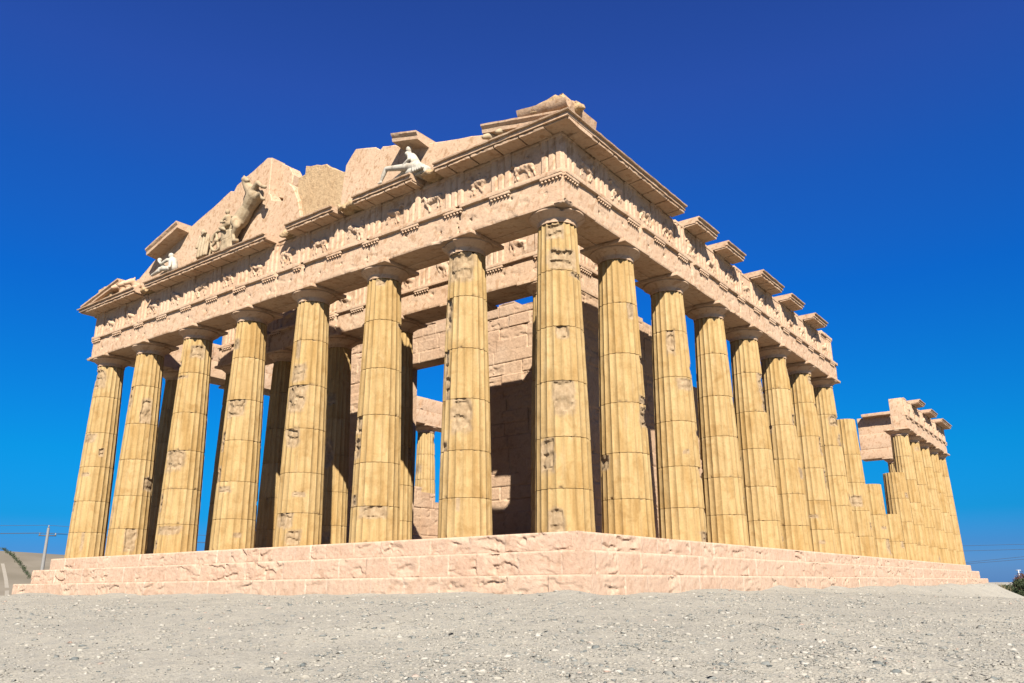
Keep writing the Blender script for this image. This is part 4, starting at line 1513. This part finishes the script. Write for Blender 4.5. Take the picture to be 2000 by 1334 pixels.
swall = thing('block_wall', 'low ruined block wall seen through the doorway below the far sunlit column', 'wall', (0, 0, 0), kind='thing')
mapD = lambda s, o, z: (-25.2 + o, s, z)
mb = MB()
for a, b, z in ((11.2, 15, 7.9), (15, 18, 6.4), (18, 20.6, 5.15), (20.6, 22.0, 4.8), (22.0, 24.5, 4.2), (24.5, 30, 3.5)):
    wall_panel(mb, mapD, a, b, 0, z, 0, -1.0, .06, int(120 + a * 3), True)
mb.build('wall', 'wall_stone', swall, smooth=50)


# ------------------------------------------------------------------ surroundings
def build_hill():
    na, nd = 150, 40
    th = np.linspace(-2.35, -.72, na)          # azimuth from +y, seen from the camera side
    d = np.linspace(180, 900, nd)
    T, Dd = np.meshgrid(th, d, indexing='ij')
    crest = 330.0
    w = np.exp(-((Dd - crest) / np.where(Dd < crest, 75, 190)) ** 2)
    side = ss(-2.3, -2.0, T) * ss(-.75, -.98, T)
    H = (17.2 + 2.4 * fbm(T * 3.0, 0, 0, 3)) * side
    # the ridge sinks to the east
    H = H * (1.0 - .35 * ss(-1.22, -.8, T))
    X = CAM_P[0] + np.sin(T) * Dd
    Y = CAM_P[1] + np.cos(T) * Dd
    Z = -6.2 + H * w + .8 * fbm(X * .02, Y * .02, 0, 3) * w
    V = np.stack([X.ravel(), Y.ravel(), Z.ravel()], 1)
    o = MB().add(V, gridF(na, nd)).build('hill', 'hill_soil', smooth=60)
    tag(o, 'bare brown desert hill behind the utility pole', 'hill', kind='structure')

    def surf(az, dd):
        ww = math.exp(-((dd - crest) / (75 if dd < crest else 190)) ** 2)
        h = (17.2 + 2.4 * float(fbm(np.array([az * 3.0]), 0, 0, 3)[0])) * float(ss(-2.3, -2.0, np.array([az]))[0] * ss(-.75, -.98, np.array([az]))[0]) * (1 - .35 * float(ss(-1.22, -.8, np.array([az]))[0]))
        x, y = CAM_P[0] + math.sin(az) * dd, CAM_P[1] + math.cos(az) * dd
        z = -6.2 + h * ww + .8 * float(fbm(np.array([x * .02]), np.array([y * .02]), 0, 3)[0]) * ww
        return np.array([x, y, z])
    return surf


surf = build_hill()
# track curving down the hillside
V, F = [], []
N = 40
for i in range(N):
    q = i / (N - 1)
    az = -1.1900 + .0085 * math.sin(q * 2.0)
    dd = 284 - 70 * q
    for s_ in (-1, 1):
        pt = surf(az + s_ * .45 / dd, dd)
        V.append(pt + np.array([0, 0, .12]))
F = [np.array([2 * i, 2 * i + 1, 2 * i + 3, 2 * i + 2]) for i in range(N - 1)]
o = MB().add(V, F).build('path', 'track_soil', smooth=60)
tag(o, 'pale dirt track curving down the brown hillside', 'path', kind='structure')


def leaf_cloud(mb, c, r, n, size, seed, flat=1.0):
    rr = np.random.default_rng(seed)
    d = rr.normal(size=(n, 3))
    d /= np.linalg.norm(d, axis=1)[:, None]
    P = np.array(c) + d * (rr.uniform(.25, 1, n) ** .6)[:, None] * np.array(r) * (1 + .35 * fbm(d[:, 0] * 2 + seed, d[:, 1] * 2, d[:, 2] * 2, 2))[:, None]
    a = rr.normal(size=(n, 3))
    a /= np.linalg.norm(a, axis=1)[:, None]
    b = np.cross(a, rr.normal(size=(n, 3)))
    b /= np.linalg.norm(b, axis=1)[:, None]
    sz = size * rr.uniform(.6, 1.4, n)[:, None]
    V = np.stack([P - a * sz, P + b * sz * .45, P + a * sz, P - b * sz * .45], 1).reshape(-1, 3)
    k = np.arange(n)[:, None] * 4
    mb.add(V, np.concatenate([k, k + 1, k + 2, k + 3], 1))


# row of small trees on the hillside: a far strip that reads as one mass
mb = MB()
rt = np.random.default_rng(5)
for i in range(60):
    q = i / 59
    az = -1.1925 + .0285 * q
    dd = 316 - 52 * q + rt.normal() * 1.0
    pt = surf(az + rt.normal() * .0006, dd)
    h = rt.uniform(.7, 1.5)
    leaf_cloud(mb, pt + np.array([0, 0, h * .45]), (.5, .5, h * .5), 26, .15, i)
o = mb.build('hillside_treeline', 'leaf_green')
tag(o, 'dark green strip of small trees running down the brown hillside', 'trees', kind='stuff')

# utility pole with crossarm, and its wires
pole = thing('utility_pole', 'grey concrete utility pole with one crossarm, standing behind the far end of the steps', 'pole', (-73.15, 17.4, -3.6))
m = MB()
tube(m, [(0, 0, -1.5), (0, 0, 4), (0, 0, 8.05)], [.19, .165, .12], 14)
m.build('shaft', 'concrete_pole', pole, smooth=60)
ax = np.array([.50, .866, 0])
m = MB()
tube(m, [-ax * .78 + np.array([0, 0, 7.28]), ax * .78 + np.array([0, 0, 7.28])], .06, 6)
m.build('crossarm', 'dark_metal', pole)
for q, off in enumerate((-ax * .7 + np.array([0, 0, 7.44]), ax * .7 + np.array([0, 0, 7.44]), np.array([0, 0, 8.2]))):
    m = MB()
    tube(m, [off - np.array([0, 0, .16]), off, off + np.array([0, 0, .1])], [.05, .07, .04], 8)
    m.build('insulator', 'concrete_pole', pole)


def wire(a, b, sag, rad_, label, group):
    pts = []
    for q in np.linspace(0, 1, 25):
        p_ = np.array(a) * (1 - q) + np.array(b) * q
        p_[2] -= sag * 4 * q * (1 - q)
        pts.append(p_)
    m_ = MB()
    tube(m_, pts, rad_, 5)
    o_ = m_.build('power_line', 'wire_metal')
    tag(o_, label, 'wire', group)


top = np.array([-73.15, 17.4, -3.6])
for off, lab in ((np.array([0, 0, 8.3]), 'top'), (-ax * .7 + np.array([0, 0, 7.54]), 'lower'), (ax * .7 + np.array([0, 0, 7.54]), 'back')):
    a = top + off
    word = {'top': 'uppermost thin wire carried by the utility pole head', 'lower': 'thin wire on the near arm of the utility pole crossarm',
            'back': 'thin wire on the far arm of the utility pole crossarm'}[lab]
    pts0 = a + np.array([-22, -46, .15])
    pts1 = a + np.array([22, 46, -1.0])
    # one continuous wire through the insulator
    pts = []
    for q in np.linspace(0, 1, 16):
        p_ = pts0 * (1 - q) + a * q
        p_[2] -= .5 * 4 * q * (1 - q)
        pts.append(p_)
    for q in np.linspace(0, 1, 16)[1:]:
        p_ = a * (1 - q) + pts1 * q
        p_[2] -= .5 * 4 * q * (1 - q)
        pts.append(p_)
    m = MB()
    tube(m, pts, .018, 5)
    tag(m.build('power_line', 'wire_metal'), word, 'wire', 'wires on the utility pole')
for q, (z0, z1, lab) in enumerate(((3.23, 3.22, 'highest of the four wires crossing the sky beyond the temple end'), (2.55, 2.56, 'second highest of the four wires beyond the temple end'),
                                   (1.05, 1.64, 'upper wire of the low slanting pair beyond the temple end'), (.85, 1.31, 'lowest slanting wire beyond the temple end, just above the platform'))):
    a = np.array([-4.5, 107.65, z0])
    b = np.array([2.3, 108.4, z1])
    d_ = (b - a) / 6.9
    wire(a - d_ * 40, b + d_ * 30, .0, .022, lab, 'wires beyond the temple end')

mast = thing('white_mast', 'thin white mast far beyond the temple, above the dark bush', 'mast', (1.2, 108.4, -5.6))
m = MB()
tube(m, [(0, 0, 0), (0, 0, 5.55)], [.10, .06], 8)
m.build('shaft', 'white_metal', mast)
m = MB()
tube(m, [(-.3, 0, 5.5), (.3, 0, 5.5)], .05, 6)
m.build('crossarm', 'white_metal', mast)


def bush(x, y, r, ztop, label, mat, seed, n=1500, leaf=.10):
    z = float(gz(np.array([x]), np.array([y]))[0])
    h = max(ztop - z, .6)
    t_ = thing('bush', label, 'bush', (x, y, z), 'bushes beyond the temple end')
    m_ = MB()
    rr = np.random.default_rng(seed)
    tips = []
    for k in range(26):
        a = rr.uniform(0, 6.28)
        q = rr.uniform(.08, .95)
        e = np.array([math.cos(a) * r * rr.uniform(.3, 1.0) * (1.05 - .5 * q), math.sin(a) * r * rr.uniform(.3, 1.0) * (1.05 - .5 * q), h * q])
        tube(m_, [(0, 0, 0), e * .5 + np.array([0, 0, .1]), e], [.06, .04, .012], 5)
        tips.append(e)
    m_.build('trunk', 'bark', t_)
    m_ = MB()
    for k, e in enumerate(tips):
        leaf_cloud(m_, e * .95, (r * .36, r * .36, h * .17), n // 16, leaf, seed * 30 + k)
    m_.build('crown', mat, t_)


bush(5.0, 78.6, 2.5, -1.25, 'dark green bush filling the mound edge beyond the platform', 'leaf_green', 1, 6200, .09)
bush(3.9, 84.5, 1.5, -.55, 'dark bush with reddish twigs beside the thin white mast', 'leaf_red', 2, 3000, .09)
bush(2.4, 82.5, 1.1, -1.85, 'small low bush closest to the platform end', 'leaf_green', 4, 1500, .08)
mb = MB()
rg = np.random.default_rng(8)
for k in range(140):
    x_, y_ = 1.0 + rg.normal() * .8, 80.5 + rg.normal() * .5
    z_ = float(gz(np.array([x_]), np.array([y_]))[0])
    h = rg.uniform(.4, 1.2)
    tube(mb, [(x_, y_, z_), (x_ + rg.normal() * .15, y_, z_ + h)], [.02, .006], 4)
o = mb.build('dry_grass', 'dry_grass')
tag(o, 'tuft of tall dry grass at the far end of the platform', 'grass', kind='stuff')
